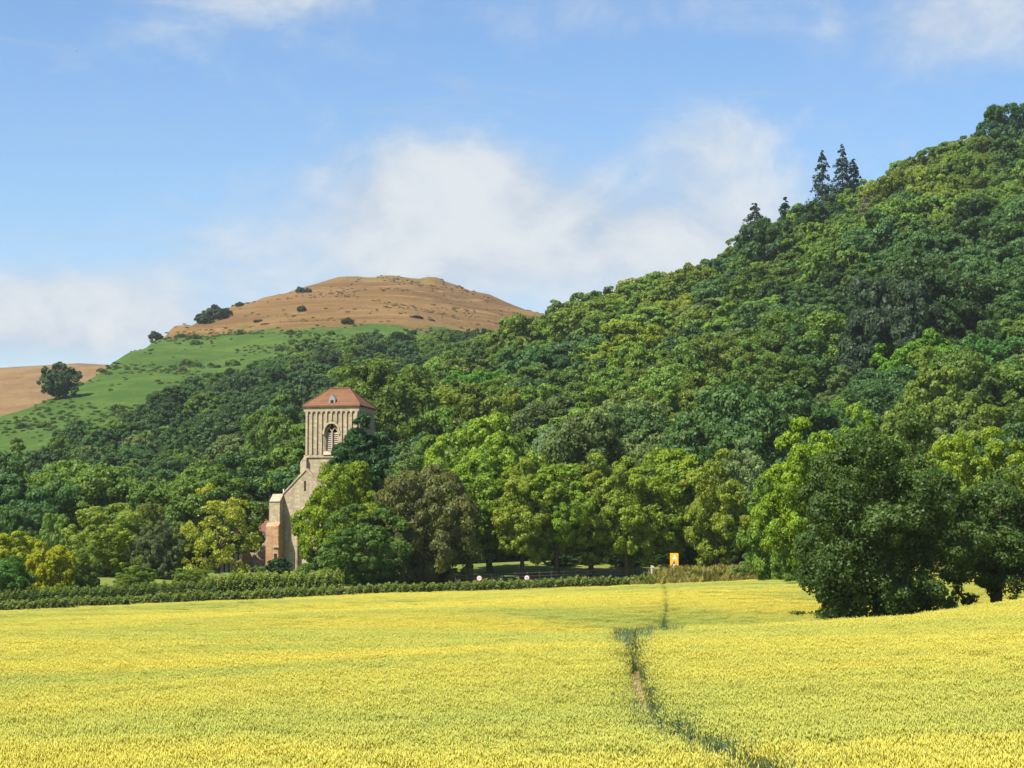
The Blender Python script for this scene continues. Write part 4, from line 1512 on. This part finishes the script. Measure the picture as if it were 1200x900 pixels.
N1 = jitter_pts(-190, 330, 345, 860, 11.6)
zn = hill_near(N1[:, 0], N1[:, 1])
zo = np.maximum(ground_z(N1[:, 0], N1[:, 1]), hill_far(N1[:, 0], N1[:, 1]))
ok = (zn > zo - 0.5) & (zn > 0)
N1, zn = N1[ok], zn[ok]
px1 = 600 + F * N1[:, 0] / N1[:, 1]
ok = (px1 > -260) & (px1 < 1460)
N1, zn = N1[ok], zn[ok]
N2 = jitter_pts(-420, 110, 440, 1330, 9.6)
zf = hill_far(N2[:, 0], N2[:, 1])
zo = np.maximum(ground_z(N2[:, 0], N2[:, 1]), hill_near(N2[:, 0], N2[:, 1]))
p2x, p2y, _ = project(N2[:, 0], N2[:, 1], zf)
edge = np.interp(p2x, wood_edge_px, wood_edge_py) + rng.normal(size=len(N2)) * 3
ok = (zf > zo - 0.5) & (p2y > edge) & (p2x > -200) & (p2x < 800)
ok &= rng.uniform(size=len(N2)) < np.clip(0.30 + (p2y - edge) / 34.0, 0, 1)
N2, zf = N2[ok], zf[ok]
# flat ground between the gardens and the hill foot
N3 = jitter_pts(-190, 190, 318, 450, 11)
z3 = ground_z(N3[:, 0], N3[:, 1])
p3x, _, _ = project(N3[:, 0], N3[:, 1], z3)
ok = (terrain(N3[:, 0], N3[:, 1]) < z3 + 0.6) & ~((p3x > 235) & (p3x < 450) & (N3[:, 1] < 345)) & (p3x > -260) & (p3x < 1460)
N3, z3 = N3[ok], z3[ok]
TP = np.vstack([np.column_stack([N1, zn, np.zeros(len(N1))]), np.column_stack([N2, zf, np.ones(len(N2))]), np.column_stack([N3, z3, np.zeros(len(N3))])])
TS = rng.uniform(0.70, 1.38, len(TP)) * np.where(TP[:, 3] > 0, 0.74, 1.06)
crest = hill_near_base.crest_t(TP[:, 0], TP[:, 1])
big = (rng.uniform(size=len(TP)) < 0.12) & (crest < 0.8)
TS[big] *= 1.22
TSZ = TS * rng.uniform(0.74, 1.22, len(TP))
atop = (crest > 0.85) & (TP[:, 3] == 0)
TS[atop] = np.minimum(TS[atop], 1.15)
TSZ[atop] = np.clip(TSZ[atop], 0.85, 1.2)
TSY = TS * rng.uniform(0.82, 1.2, len(TP))
ppx, ppy, _ = project(TP[:, 0], TP[:, 1], TP[:, 2])
# smaller, scrubby trees along the upper edge of the far wood
up = (TP[:, 3] > 0) & (ppy < np.interp(ppx, wood_edge_px, wood_edge_py) + 14)
TS[up] *= rng.uniform(0.45, 0.8, up.sum())
TSZ[up] *= 0.6
keep = np.ones(len(TP), dtype=bool)
for sx, sy, sr in SPOTS + [(-24.5, 420, 7), (-43.7, 430, 6)]:
    keep &= ~((np.abs(TP[:, 0] - sx) < sr * 0.85 + 2) & (TP[:, 1] > sy - 38) & (TP[:, 1] < sy + 6))
TP, TS, TSZ, TSY = TP[keep], TS[keep], TSZ[keep], TSY[keep]

WOODV = [broadleaf(300 + k, 13.0, 13.0 if k % 3 else 11.0, 0.08, mat=M['leaf'], leaf=[.54, .45, .5, .46][k % 4], n1=[24, 44, 20, 36, 28, 52, 30, 22][k], n2=8, wild=[.58, .75, .6, .8][k % 4], cov=2.3,
                   r1=[(0.24, 0.42), (0.17, 0.32), (0.26, 0.46), (0.18, 0.36)][k % 4], r2=0.36, zmin=-0.45, peak=[1, .7, 1, .85][k % 4], ragged=[.12, .18, .10, .16][k % 4], limbs=4) for k in range(8)]
WOODN = [broadleaf(340 + k, 13.0, 13.0, 0.08, mat=M['leaf'], leaf=0.34, n1=[34, 28, 40, 30][k], n2=9, wild=0.6, cov=2.2, r1=(0.24, 0.40), r2=0.36, zmin=-0.6, peak=[1, .8, 1, .9][k], ragged=.12, limbs=4) for k in range(4)]
NEARY = 470.0
TK = rng.integers(0, 8, len(TP))
TR = rng.uniform(0, 6.28, len(TP))
# colour classes drift over the hillside, with odd trees out
CLS = [('dark green', G_DARK), ('mid green', G_MID), ('olive green', G_OLIVE), ('bright green', (0.150, 0.245, 0.026)), ('blue-green', G_BLUE), ('fresh green', (0.132, 0.218, 0.032)),
       ('greyish green', (0.125, 0.182, 0.048)), ('yellow-green', (0.178, 0.240, 0.026))]
drift = 0.7 * np.sin(TP[:, 0] * 0.021 + 1.0) + 0.7 * np.sin(TP[:, 1] * 0.017 + TP[:, 0] * 0.011) + rng.normal(size=len(TP)) * 1.2
upslope = np.clip((TP[:, 2] - 60) / 60, 0, 1) * (TP[:, 3] == 0)
foot_px = 600 + F * TP[:, 0] / TP[:, 1]
drift = drift - 1.1 * (TP[:, 1] < 560) * (foot_px > 610) * (TP[:, 3] == 0)
drift = drift + 0.6 * upslope - 0.75 * (TP[:, 3] > 0)
hx_, hy_, _ = project(TP[:, 0], TP[:, 1], TP[:, 2] + 8)
nearw = TP[:, 3] == 0
for qx, qy, qr, qa in ((1090, 215, 90, 1.3), (960, 290, 70, 0.7), (730, 400, 80, 1.3), (600, 430, 60, 0.7), (1040, 390, 90, -1.5), (900, 420, 80, -0.8), (1160, 300, 60, -0.8), (640, 480, 60, -0.8), (850, 330, 60, -0.5), (1100, 450, 50, 0.6)):
    drift = drift + nearw * qa * np.exp(-((hx_ - qx) ** 2 + (hy_ - qy) ** 2) / qr ** 2)  # sunlit tone near the ridge and darker patches mid-slope go into the leaf colour
TC = np.select([drift < -1.5, drift < -0.9, drift < 0.5, drift < 1.2, drift < 1.9, drift < 2.4], [0, 4, 1, 5, 2, 3], 7)
gr = rng.uniform(size=len(TP)) < 0.05
TC[gr] = 6

# how much of each tree the camera sees: a coarse depth test, nearest first
order = np.argsort(TP[:, 1])
buf = np.full((225, 300), 0)
vis = np.zeros(len(TP))
# the named trees, the church and the row in front hide what lies behind them
for px0, px1_, py0 in ((340, 460, 550), (355, 440, 455), (445, 560, 550), (530, 900, 545), (880, 1200, 510), (80, 310, 600), (0, 80, 640)):
    buf[py0 // 4:, px0 // 4:px1_ // 4] = 1
yy, xx_ = np.mgrid[0:225, 0:300]
CRZ = 13.0
for i in order:
    X, Y, Z, far = TP[i]
    cx_, cy_, d = project(X, Y, Z + CRZ * TSZ[i] * 0.55)
    rx, ry = 6.2 * TS[i] * F / d / 4, 6.0 * TSZ[i] * F / d / 4
    cx_, cy_ = cx_ / 4, cy_ / 4
    x0, x1 = int(max(0, cx_ - rx)), int(min(300, cx_ + rx + 1))
    y0, y1 = int(max(0, cy_ - ry)), int(min(225, cy_ + ry + 1))
    if x0 >= x1 or y0 >= y1:
        continue
    m = ((xx_[y0:y1, x0:x1] - cx_) / rx) ** 2 + ((yy[y0:y1, x0:x1] - cy_) / ry) ** 2 < 1
    sub = buf[y0:y1, x0:x1]
    vis[i] = (m & (sub == 0)).sum()
    sub[m] = 1
top300 = np.argsort(-vis)[:300]
top300 = top300[vis[top300] > 3]
single = np.zeros(len(TP), dtype=bool)
single[top300] = True

LAND = [('the church tower', 395, 470), ('the blackish beech', 1045, 390), ('the ridge firs', 978, 195), ('the sunlit yellow-green tree', 740, 410), ('the pale lime-green tree', 565, 505),
        ('the lone oak', 1022, 520), ('the tallest row tree', 790, 530), ('the lone bracken tree', 70, 445), ('the timbered house', 275, 590), ('the brown hilltop', 440, 370), ('the golden yew', 58, 600),
        ('the ridge pine', 884, 250), ('the brownish olive tree', 858, 490), ('the top right corner', 1190, 150), ('the right picture edge', 1195, 380)]
ORD = ['', 'second', 'third', 'fourth', 'fifth', 'sixth', 'seventh', 'eighth', 'ninth', 'tenth', 'eleventh', 'twelfth', 'thirteenth', 'fourteenth', 'fifteenth', 'sixteenth']
bag = {}
for i in top300:
    X, Y, Z, far = TP[i]
    cx_, cy_, d = project(X, Y, Z + 8 * TSZ[i])
    k = min(range(len(LAND)), key=lambda k: (LAND[k][1] - cx_) ** 2 + (LAND[k][2] - cy_) ** 2)
    ddx, ddy = cx_ - LAND[k][1], cy_ - LAND[k][2]
    rel = ('above' if ddy < 0 else 'below') if abs(ddy) > abs(ddx) else ('left of' if ddx < 0 else 'right of')
    bag.setdefault((CLS[TC[i]][0], rel, LAND[k][0]), []).append((cx_, i))
wood_label = {}
for (cn, rel, lm), lst in bag.items():
    lst.sort()
    n = len(lst)
    for j, (_, i) in enumerate(lst):
        if n == 1:
            wood_label[i] = '%s woodland tree %s %s' % (cn, rel, lm)
        else:
            wood_label[i] = '%s woodland tree %s %s, %s' % (cn, rel, lm, 'leftmost of these' if j == 0 else '%s of these from left' % ORD[min(j, 15)])
for i in top300:
    X, Y, Z, far = TP[i]
    k = TK[i]
    tv = rng.uniform(0.72, 1.28)
    plant_tree('woodland_tree', WOODV[k] if Y > NEARY else WOODN[k % 4], (X, Y, Z - 0.4), tuple(v * tv for v in CLS[TC[i]][1]), wood_label[i], 'trees of the far wood' if far else 'trees of the hillside wood',
               float(TS[i]), float(TR[i]), 'tree', float(TSZ[i])).scale[1] = float(TSY[i])
# the rest of the wood, one mass: its leaf colour comes from the same classes
rest = ~single
srcm = []
for ci, (cn, c) in enumerate(CLS):
    lm = leaf_mat('leaf_wood_%d' % ci, colour=c, tree_var=0.28)
    for k in range(4):
        srcm.append((WOODV[(k * 3 + ci) % 8][0], lm))
    for k in range(4):
        srcm.append((WOODN[k][0], lm))
ri = TC[rest] * 8 + (TK[rest] % 4) + np.where(TP[rest][:, 1] > NEARY, 0, 4)
scatter('woodland', TP[rest][:, :3] - [0, 0, 0.4], TR[rest], np.column_stack([TS[rest], TSY[rest], TSZ[rest]]), ri, srcm, 'dense broadleaf woodland covering the hillsides')

# scrub and bracken on the flank of the far hill
sp = jitter_pts(-420, 60, 640, 1480, 4.2)
zs = hill_far(sp[:, 0], sp[:, 1])
qx, qy, _ = project(sp[:, 0], sp[:, 1], zs)
e2 = np.interp(qx, wood_edge_px, wood_edge_py)
u = rng.uniform(size=len(sp))
clump = np.sin(sp[:, 0] * 0.05) * np.sin(sp[:, 1] * 0.037 + 1) + 0.5 * np.sin(sp[:, 0] * 0.13 + sp[:, 1] * 0.09)
ok = (qx > -150) & (qx < 660) & (zs > hill_near(sp[:, 0], sp[:, 1]))
ok &= (qy < e2 + 4) & (zs < 124) & (u < np.where(e2 - qy < 14, 0.7, np.where(clump > 0.15, 0.75, 0.06)))
sp, zs = sp[ok], zs[ok]
scrub_src = [broadleaf(400 + k, 2.2, 5.2, 0.0, leaf=0.6, n1=12, n2=5, per=8, zmin=-0.3, mat=leaf_mat('leaf_scrub_%d' % k, colour=c), limbs=0)[0]
             for k, c in enumerate(((0.090, 0.150, 0.026), (0.105, 0.165, 0.030), (0.075, 0.130, 0.024), (0.115, 0.155, 0.036)))]
scatter('scrub', np.column_stack([sp, zs - 0.3]), rng.uniform(0, 6.28, len(sp)), np.where(rng.uniform(size=len(sp)) < 0.03, rng.uniform(0.6, 1.1, len(sp)), rng.uniform(0.14, 0.42, len(sp))), rng.integers(0, 4, len(sp)), scrub_src, 'low scrub and bracken on the flank of the domed hill')

tp = jitter_pts(-330, 60, 1000, 1560, 5.0)
zt_ = hill_far(tp[:, 0], tp[:, 1])
c1 = np.sin(tp[:, 0] * 0.043 + 0.7 * np.sin(tp[:, 1] * 0.03)) * np.sin(zt_ * 0.16 + tp[:, 0] * 0.01) + 0.6 * np.sin(tp[:, 0] * 0.11 + tp[:, 1] * 0.07) + rng.normal(size=len(tp)) * 0.35
ok = (zt_ > 122) & (zt_ > hill_near(tp[:, 0], tp[:, 1])) & ((c1 > 0.75) | (rng.uniform(size=len(tp)) < 0.05))
tp, zt_ = tp[ok], zt_[ok]
tus = [broadleaf(410 + k, 0.9, 5.0, 0.0, leaf=0.5, n1=10, n2=5, zmin=-0.2, mat=leaf_mat('leaf_tussock_%d' % k, colour=c), limbs=0)[0]
       for k, c in enumerate(((0.30, 0.185, 0.070), (0.25, 0.175, 0.065), (0.34, 0.22, 0.085), (0.21, 0.15, 0.06)))]
scatter('dry_tussocks', np.column_stack([tp, zt_ - 0.15]), rng.uniform(0, 6.28, len(tp)), rng.uniform(0.16, 0.5, len(tp)), rng.integers(0, 4, len(tp)), tus, 'dry brown grass tussocks and dead bracken on the hilltop')

# gorse and thorn bushes that stand out on the brown top
def far_hit(px, py):
    Ys = np.arange(600, 1700, 2.0)
    a = at(px, py, 1.0)
    h = hill_far(a.x * Ys, Ys)
    i = np.argmax(h > a.z * Ys)
    return a.x * Ys[i], Ys[i], h[i]


gs = broadleaf(420, 3.4, 6.0, 0.0, leaf=0.8, n1=14, n2=5, per=9, zmin=-0.3, limbs=2)
GN_ = [(252, 372, 2.2, 'largest dark gorse clump on the left shoulder of the brown hill'), (238, 377, 1.7, 'dark gorse clump at the lower left of the shoulder'), (264, 368, 1.3, 'dark gorse clump at the upper right of the shoulder'),
       (281, 357, 0.8, 'single small bush on the skyline of the left shoulder'), (352, 341, 1.1, 'flat green bush near the top of the brown hill'), (360, 341, 0.9, 'flat green bush close beside another near the hilltop'),
       (353, 363, 0.9, 'small green bush in the middle of the brown slope'), (407, 378, 1.0, 'round green bush just above the wood edge'), (190, 391, 1.6, 'dark bush where the brown shoulder meets the green flank'),
       (182, 396, 1.2, 'small dark bush on the skyline of the green flank')]
for i, (px, py, s, lb) in enumerate(GN_):
    x, y, z = far_hit(px, py + 2)
    plant_tree('gorse_bush', gs, (x, y, z - 0.3), (0.050, 0.072, 0.024), lb, 'bushes on the brown hill', s, i * 1.3, 'bush', s * 0.9)
for px, py, s, lb in ((303, 377, 1.1, 'brownish heather patch low on the brown slope'), (312, 380, 0.8, 'smaller brownish heather patch low on the brown slope'), (487, 372, 1.2, 'purple-brown heather patch above the wood edge'),
                      (504, 375, 0.8, 'smaller purple-brown heather patch right of another')):
    x, y, z = far_hit(px, py)
    plant_tree('heather_patch', (gs[0], None), (x, y, z - 0.8), (0.090, 0.060, 0.045), lb, 'heather on the brown hill', s, px, 'bush', s * 0.4)
# two tiny standing marks on the summit
for px, py, h, lb in ((461, 328, 3.2, 'tiny dark cairn on the summit, left one'), (519, 331, 4.2, 'tiny dark post on the summit, right of the cairn')):
    x, y, z = far_hit(px, py + 3)
    o = MB().tube([(0, 0, -.5), (0, 0, h * .5), (0, 0, h)], [1.3 if 'cairn' in lb else .6, .9 if 'cairn' in lb else .5, .35], 7).build('summit_cairn' if 'cairn' in lb else 'summit_post', M['wood_post'])
    o.location = (x, y, z)
    tag(o, lb, 'cairn' if 'cairn' in lb else 'post')


# ------------------------------------------------------------------ hedges
def hedge(name, line, height, width, label, seed, colour=None, leaf=0.22, density=75, bumps=0.12):
    """line: list of (X, Y); a long clipped hedge following the ground"""
    rg = np.random.default_rng(seed)
    L = catmull(np.array(line, dtype=float), 12)
    seg = np.linalg.norm(np.diff(L, axis=0), axis=1)
    s = np.concatenate([[0], np.cumsum(seg)])
    n = int(s[-1] * density * (height * 2 + width))
    q = rg.uniform(0, s[-1], n)
    x = np.interp(q, s, L[:, 0])
    y = np.interp(q, s, L[:, 1])
    tx = np.interp(q, s[:-1], np.diff(L[:, 0]) / seg)
    ty = np.interp(q, s[:-1], np.diff(L[:, 1]) / seg)
    hq = height * (1 + bumps * (0.6 * np.sin(q * 0.55 + seed) + 0.5 * np.sin(q * 1.7 + 2) + 0.35 * np.sin(q * 4.1)) * 0.7)
    wq = width * (1 + bumps * (np.sin(q * 0.9 + 1) + 0.6 * np.sin(q * 3.3)))
    th = rg.uniform(0, math.pi, n)                   # round the cross-section: 0 = front foot, pi/2 = top, pi = back foot
    ct, st = np.cos(th), np.sin(th)
    e = 0.45
    cxs = np.sign(ct) * np.abs(ct) ** e
    czs = np.abs(st) ** e
    rj = rg.uniform(0.86, 1.06, n)
    lump = 1 + 0.07 * np.sin(q * 6.0 + th * 5) + 0.05 * np.sin(q * 13 + th * 9)
    ox = cxs * wq / 2 * rj * lump
    oz = czs * hq * rj * lump
    X, Y = x - ty * ox, y + tx * ox
    Z = ground_z(X, Y) + oz
    nn = unit(np.stack([-ty * ct, tx * ct, st + 0.15], 1))
    V, Fq = leaf_quads(rg, np.stack([X, Y, Z], 1), nn, leaf, 0.65, 0.75)
    mat = leaf_mat('leaf_' + name, colour=colour) if colour else M['leaf_hedge']
    root = link(name, None, None, (float(L[0][0]), float(L[0][1]), 0))
    tag(root, label, 'hedge')
    V = V - np.array([L[0][0], L[0][1], 0])
    link('leaves', new_mesh('leaves', V, Fq, [mat]), root)
    # inner mass of twigs
    PV, PF = [], []
    prof = [(-.40, 0), (-.38, .55), (-.28, .84), (0, .90), (.28, .84), (.38, .55), (.40, 0)]
    for i in range(len(L)):
        d = L[min(i + 1, len(L) - 1)] - L[max(i - 1, 0)]
        d = d / np.linalg.norm(d)
        for a, b in prof:
            px, py = L[i] + np.array([-d[1], d[0]]) * a * width
            PV.append((px - L[0][0], py - L[0][1], float(ground_z(px, py)) + b * height * 0.93))
        if i:
            for k in range(len(prof) - 1):
                a = (i - 1) * len(prof) + k
                PF.append((a, a + 1, a + 1 + len(prof), a + len(prof)))
    link('twigs', new_mesh('twigs', PV, PF, [M['twigs']]), root)
    return root


M['twigs'] = flat('twigs', (0.030, 0.034, 0.016), 0.95, 0.4, 3.0, 0.05)


def hl(px, Y): return ((px - 600) / F * Y, Y)


hx = lambda px, off: (lambda Y: hl(px, Y))(float((241.5 + off) / (1 - 0.53 * (px - 600) / F)))
hedge('field_hedge', [hx(p, 0.6) for p in (-160, 0, 150, 300, 450, 600, 690, 742, 766)], 1.72, 1.8, 'long low trimmed hedge along the far edge of the wheat', 3)
hedge('garden_hedge', [hx(p, 14) for p in (-160, 0, 80, 160, 250)], 2.2, 1.9, 'second hedge behind the field hedge in front of the gardens', 4, (0.130, 0.190, 0.036), leaf=0.17, density=110, bumps=0.07)
hedge('church_hedge', [hx(p, 16) for p in (240, 320, 370, 400)], 2.5, 2.0, 'short light green hedge in front of the church', 5, (0.205, 0.270, 0.045))

# rough grass and brambles along the right part of the field edge
rgp = []
rng = np.random.default_rng(9)
for px in np.arange(742, 1330, 0.35):
    for r in range(3):
        o = rng.uniform(-1.2, 7.0 if px > 770 else 2.2)
        x, y = hx(px + rng.normal() * 1.5, o)
        rgp.append((x, y))
rgp = np.array(rgp)
rgp = rgp[path_dist(rgp[:, 0], rgp[:, 1]) > 0.5]
scatter('rough_grass', np.column_stack([rgp, ground_z(rgp[:, 0], rgp[:, 1])]), rng.uniform(0, 6.28, len(rgp)), rng.uniform(0.7, 1.5, len(rgp)), rng.integers(0, 3, len(rgp)),
        [tuft(40 + k, 56, [0.75, 0.95, 1.2][k], 0.45, M['dry_grass'], 0.02) for k in range(3)], 'tall dry grass and weeds on the bank at the field edge')
br = [broadleaf(430 + k, 1.9, 3.4, 0.0, leaf=0.17, n1=18, n2=6, per=14, zmin=-0.3, limbs=2) for k in range(3)]
for i, (px, o, s, c, lb) in enumerate(((752, 1.6, 0.85, (0.085, 0.115, 0.028), 'bramble bush at the end of the field hedge left of the path'), (772, 3.0, 0.8, (0.090, 0.120, 0.030), 'bramble bush where the path leaves the wheat'),
                                       (806, 4.5, 0.7, (0.120, 0.130, 0.032), 'bramble bush right of the orange sign'), (836, 4.0, 0.8, (0.120, 0.130, 0.034), 'bramble bush midway along the grassy bank'),
                                       (866, 4.2, 1.0, (0.085, 0.118, 0.036), 'bramble bush near the pale grey-green tree'), (890, 4.5, 1.45, (0.080, 0.120, 0.036), 'largest bramble bush on the bank beside the maple'),
                                       (908, 5.0, 1.1, (0.090, 0.125, 0.034), 'bramble bush under the maple'))):
    x, y = hx(px, o - 2.0)
    plant_tree('bramble_bush', (br[i % 3][0], None), (x, y, float(ground_z(x, y)) - 0.1), (c[0] * 1.5, c[1] * 1.7, c[2]), lb, 'brambles on the bank', s, i * 1.1, 'bush')


# ------------------------------------------------------------------ fence behind the hedge
def fence(name, pts, label, h=1.25, rails=(0.35, 0.75, 1.12)):
    p0 = pts[0]
    root = link(name, None, None, (p0[0], p0[1], 0))
    tag(root, label, 'fence')
    post_me = MB().box(-.075, .075, -.075, .075, -.4, h).mesh('post', M['wood_post'])
    P = [Vector((x - p0[0], y - p0[1], float(ground_z(x, y)))) for x, y in pts]
    for p in P:
        link('post', post_me, root, p)
    for a, b in zip(P[:-1], P[1:]):
        for r in rails:
            m = MB()
            d = (b - a)
            m.box(0, 1, -.02, .02, -.05, .05)
            o = m.build('rail', M['wood_post'], root)
            o.location = a + Vector((0, 0, r)) + Vector((d.y, -d.x, 0)).normalized() * .096
            o.rotation_euler = d.to_track_quat('X', 'Z').to_euler()
            o.scale = (d.length, 1, 1)
    return root


fence('wooden_fence', [hx(p, 22.0) for p in np.arange(534, 752, 14.0)], 'brown post and rail fence under the shady tree row')
fence('wooden_fence', [hx(p, 16.0) for p in np.arange(754, 890, 14.0)], 'dark post and rail fence behind the grassy bank and orange sign', 1.5, (0.5, 0.95, 1.35))


# ------------------------------------------------------------------ signs
def disc(m, x0, z0, r, ya, yb, n=24, rin=None):
    pts = [(x0 + r * math.cos(2 * math.pi * k / n), z0 + r * math.sin(2 * math.pi * k / n)) for k in range(n)]
    m.prism(pts, 'y', ya, yb)
    return m


def on_ground(px, off):
    x, y = hx(px, off)
    return x, y, float(ground_z(x, y))


x, y, z = on_ground(789.5, 5.2)
S = y / F
zt, zb = (665 - 648.3) * S - z, (665 - 665) * S - z
root = link('orange_sign', None, None, (x, y, z), (0, 0, R(-4)))
tag(root, 'upright orange sign with white picture on two posts at the field edge', 'sign')
hw = 4.9 * S
for s in (-1, 1):
    MB().tube([(s * .3, .06, -.3), (s * .3, .06, zt - .1)], [.035, .035], 8).build('post', M['metal_grey'], root)
MB().box(-hw, hw, -.02, .02, zb, zt).build('panel', M['sign_orange'], root)
hh = zt - zb
# white figure in the upper half, dark and white peak below
m = MB()
m.prism([(-.05, zb + hh * .86), (.06, zb + hh * .88), (.13, zb + hh * .80), (.30, zb + hh * .55), (.16, zb + hh * .57), (.06, zb + hh * .62), (-.24, zb + hh * .58), (-.06, zb + hh * .70)], 'y', -.034, -.022)
m.build('figure', M['sign_white'], root)
m = MB()
m.prism([(-.33, zb + hh * .12), (-.05, zb + hh * .46), (.02, zb + hh * .46), (.33, zb + hh * .12), (.22, zb + hh * .10)], 'y', -.034, -.022)
m.build('peak', M['sign_dark'], root)
m = MB()
m.prism([(-.16, zb + hh * .14), (-.02, zb + hh * .27), (.05, zb + hh * .20), (.12, zb + hh * .27), (.27, zb + hh * .14)], 'y', -.042, -.036)
m.build('peak_foot', M['sign_white'], root)

for px, py, lb in ((561.8, 677.5, 'round red-rimmed speed sign left of the other one behind the hedge'), (617.3, 677.0, 'round red-rimmed speed sign right of the other one behind the hedge')):
    x, y, z = on_ground(px, 3.5)
    S = y / F
    zc = (665 - py) * S - z
    root = link('speed_sign', None, None, (x, y, z), (0, 0, R(5)))
    tag(root, lb, 'sign', 'round speed signs behind the hedge')
    MB().tube([(0, .05, -.3), (0, .05, zc + .2)], [.03, .03], 8).build('post', M['metal_grey'], root)
    disc(MB(), 0, zc, .30, -.012, .012).build('plate', M['sign_red'], root)
    disc(MB(), 0, zc, .245, -.020, -.014).build('face', M['sign_white'], root)
    m = MB()
    for dx_ in (-.085, .085):                         # two dark digit-like blocks as far as they can be read
        m.box(dx_ - .05, dx_ + .05, -.026, -.0215, zc + .055, zc + .085)
        m.box(dx_ - .05, dx_ + .05, -.026, -.0215, zc - .085, zc - .055)
        m.box(dx_ + .025, dx_ + .052, -.0262, -.0217, zc - .055, zc + .055)
        if dx_ > 0:
            m.box(dx_ - .052, dx_ - .025, -.0262, -.0217, zc - .055, zc + .055)
        else:
            m.box(dx_ - .02, dx_ + .025, -.0262, -.0217, zc - .013, zc + .013)
    m.build('number', M['sign_dark'], root)

x, y, z = on_ground(763, 4.0)
S = y / F
h = (665 - 662.5) * S - z
root = link('waymark_post', None, None, (x, y, z))
tag(root, 'pale wooden footpath fingerpost left of the orange sign', 'signpost')
MB().box(-.09, .09, -.09, .09, -.3, h).build('post', M['pale_wood'], root)
MB().prism([(-.08, h - .28), (.22, h - .28), (.32, h - .17), (.22, h - .06), (-.08, h - .06)], 'y', -.13, -.092).build('arm', M['pale_wood'], root)


# ------------------------------------------------------------------ birds
def bird(px, py, Y, span, yaw, flap, label):
    b = MB()
    bm = b.bm
    rings = []
    for t, r in ((-.5, .004), (-.38, .035), (-.2, .075), (0, .085), (.2, .07), (.32, .05), (.42, .055), (.5, .03), (.56, .006)):
        rings.append([bm.verts.new((math.cos(a) * r, t * .62, math.sin(a) * r)) for a in np.linspace(0, 2 * math.pi, 8, endpoint=False)])
    for i in range(len(rings) - 1):
        for k in range(8):
            bm.faces.new((rings[i][k], rings[i][(k + 1) % 8], rings[i + 1][(k + 1) % 8], rings[i + 1][k]))
    bm.faces.new(rings[0]); bm.faces.new(rings[-1][::-1])
    o = b.build('bird', M['bird'], None, True)
    for s in (-1, 1):
        w_ = MB()
        q = [(0.04 * s, .12, .02), (.5 * s, .14, .02 + flap * .5), (1.0 * s, -.10, flap), (.5 * s, -.06, flap * .5), (.04 * s, -.10, .02)]
        top = [w_.bm.verts.new((x, y, z + .012)) for x, y, z in q]
        bot = [w_.bm.verts.new((x, y, z - .012)) for x, y, z in q]
        w_.bm.faces.new(top); w_.bm.faces.new(bot[::-1])
        for k in range(5):
            w_.bm.faces.new((top[k], top[(k + 1) % 5], bot[(k + 1) % 5], bot[k]))
        w_.build('wing', M['bird'], o)
    t_ = MB().prism([(-.03, -.28), (.03, -.28), (.10, -.52), (-.10, -.52)], 'z', -.012, .012)
    t_.build('tail', M['bird'], o)
    o.location = at(px, py, Y)
    o.rotation_euler = (R(10), 0, R(yaw))
    o.scale = (span / 2,) * 3
    tag(o, label, 'bird', 'birds in the sky')


bird(90, 60, 260, 0.42, 80, .55, 'tiny dark bird in the blue at upper left')
bird(329, 29, 260, 0.50, 50, .15, 'tiny dark bird near the top, left of centre')
bird(745, 205, 260, 0.40, 85, .6, 'tiny dark bird right of the big white cloud')


# ------------------------------------------------------------------ summer haze
m, t, o = new_mat('haze')
pv = t.node('ShaderNodeVolumePrincipled')
pv.inputs['Color'].default_value = (0.80, 0.88, 1.0, 1)
pv.inputs['Density'].default_value = 0.00005
pv.inputs['Anisotropy'].default_value = 0.2
t.l.new(pv.outputs[0], o.inputs['Volume'])
tag(MB().box(-9500, 9500, -3500, 14500, -16.0, 262.0).build('haze', m), 'thin blue summer haze over the valley', None, None, 'stuff')
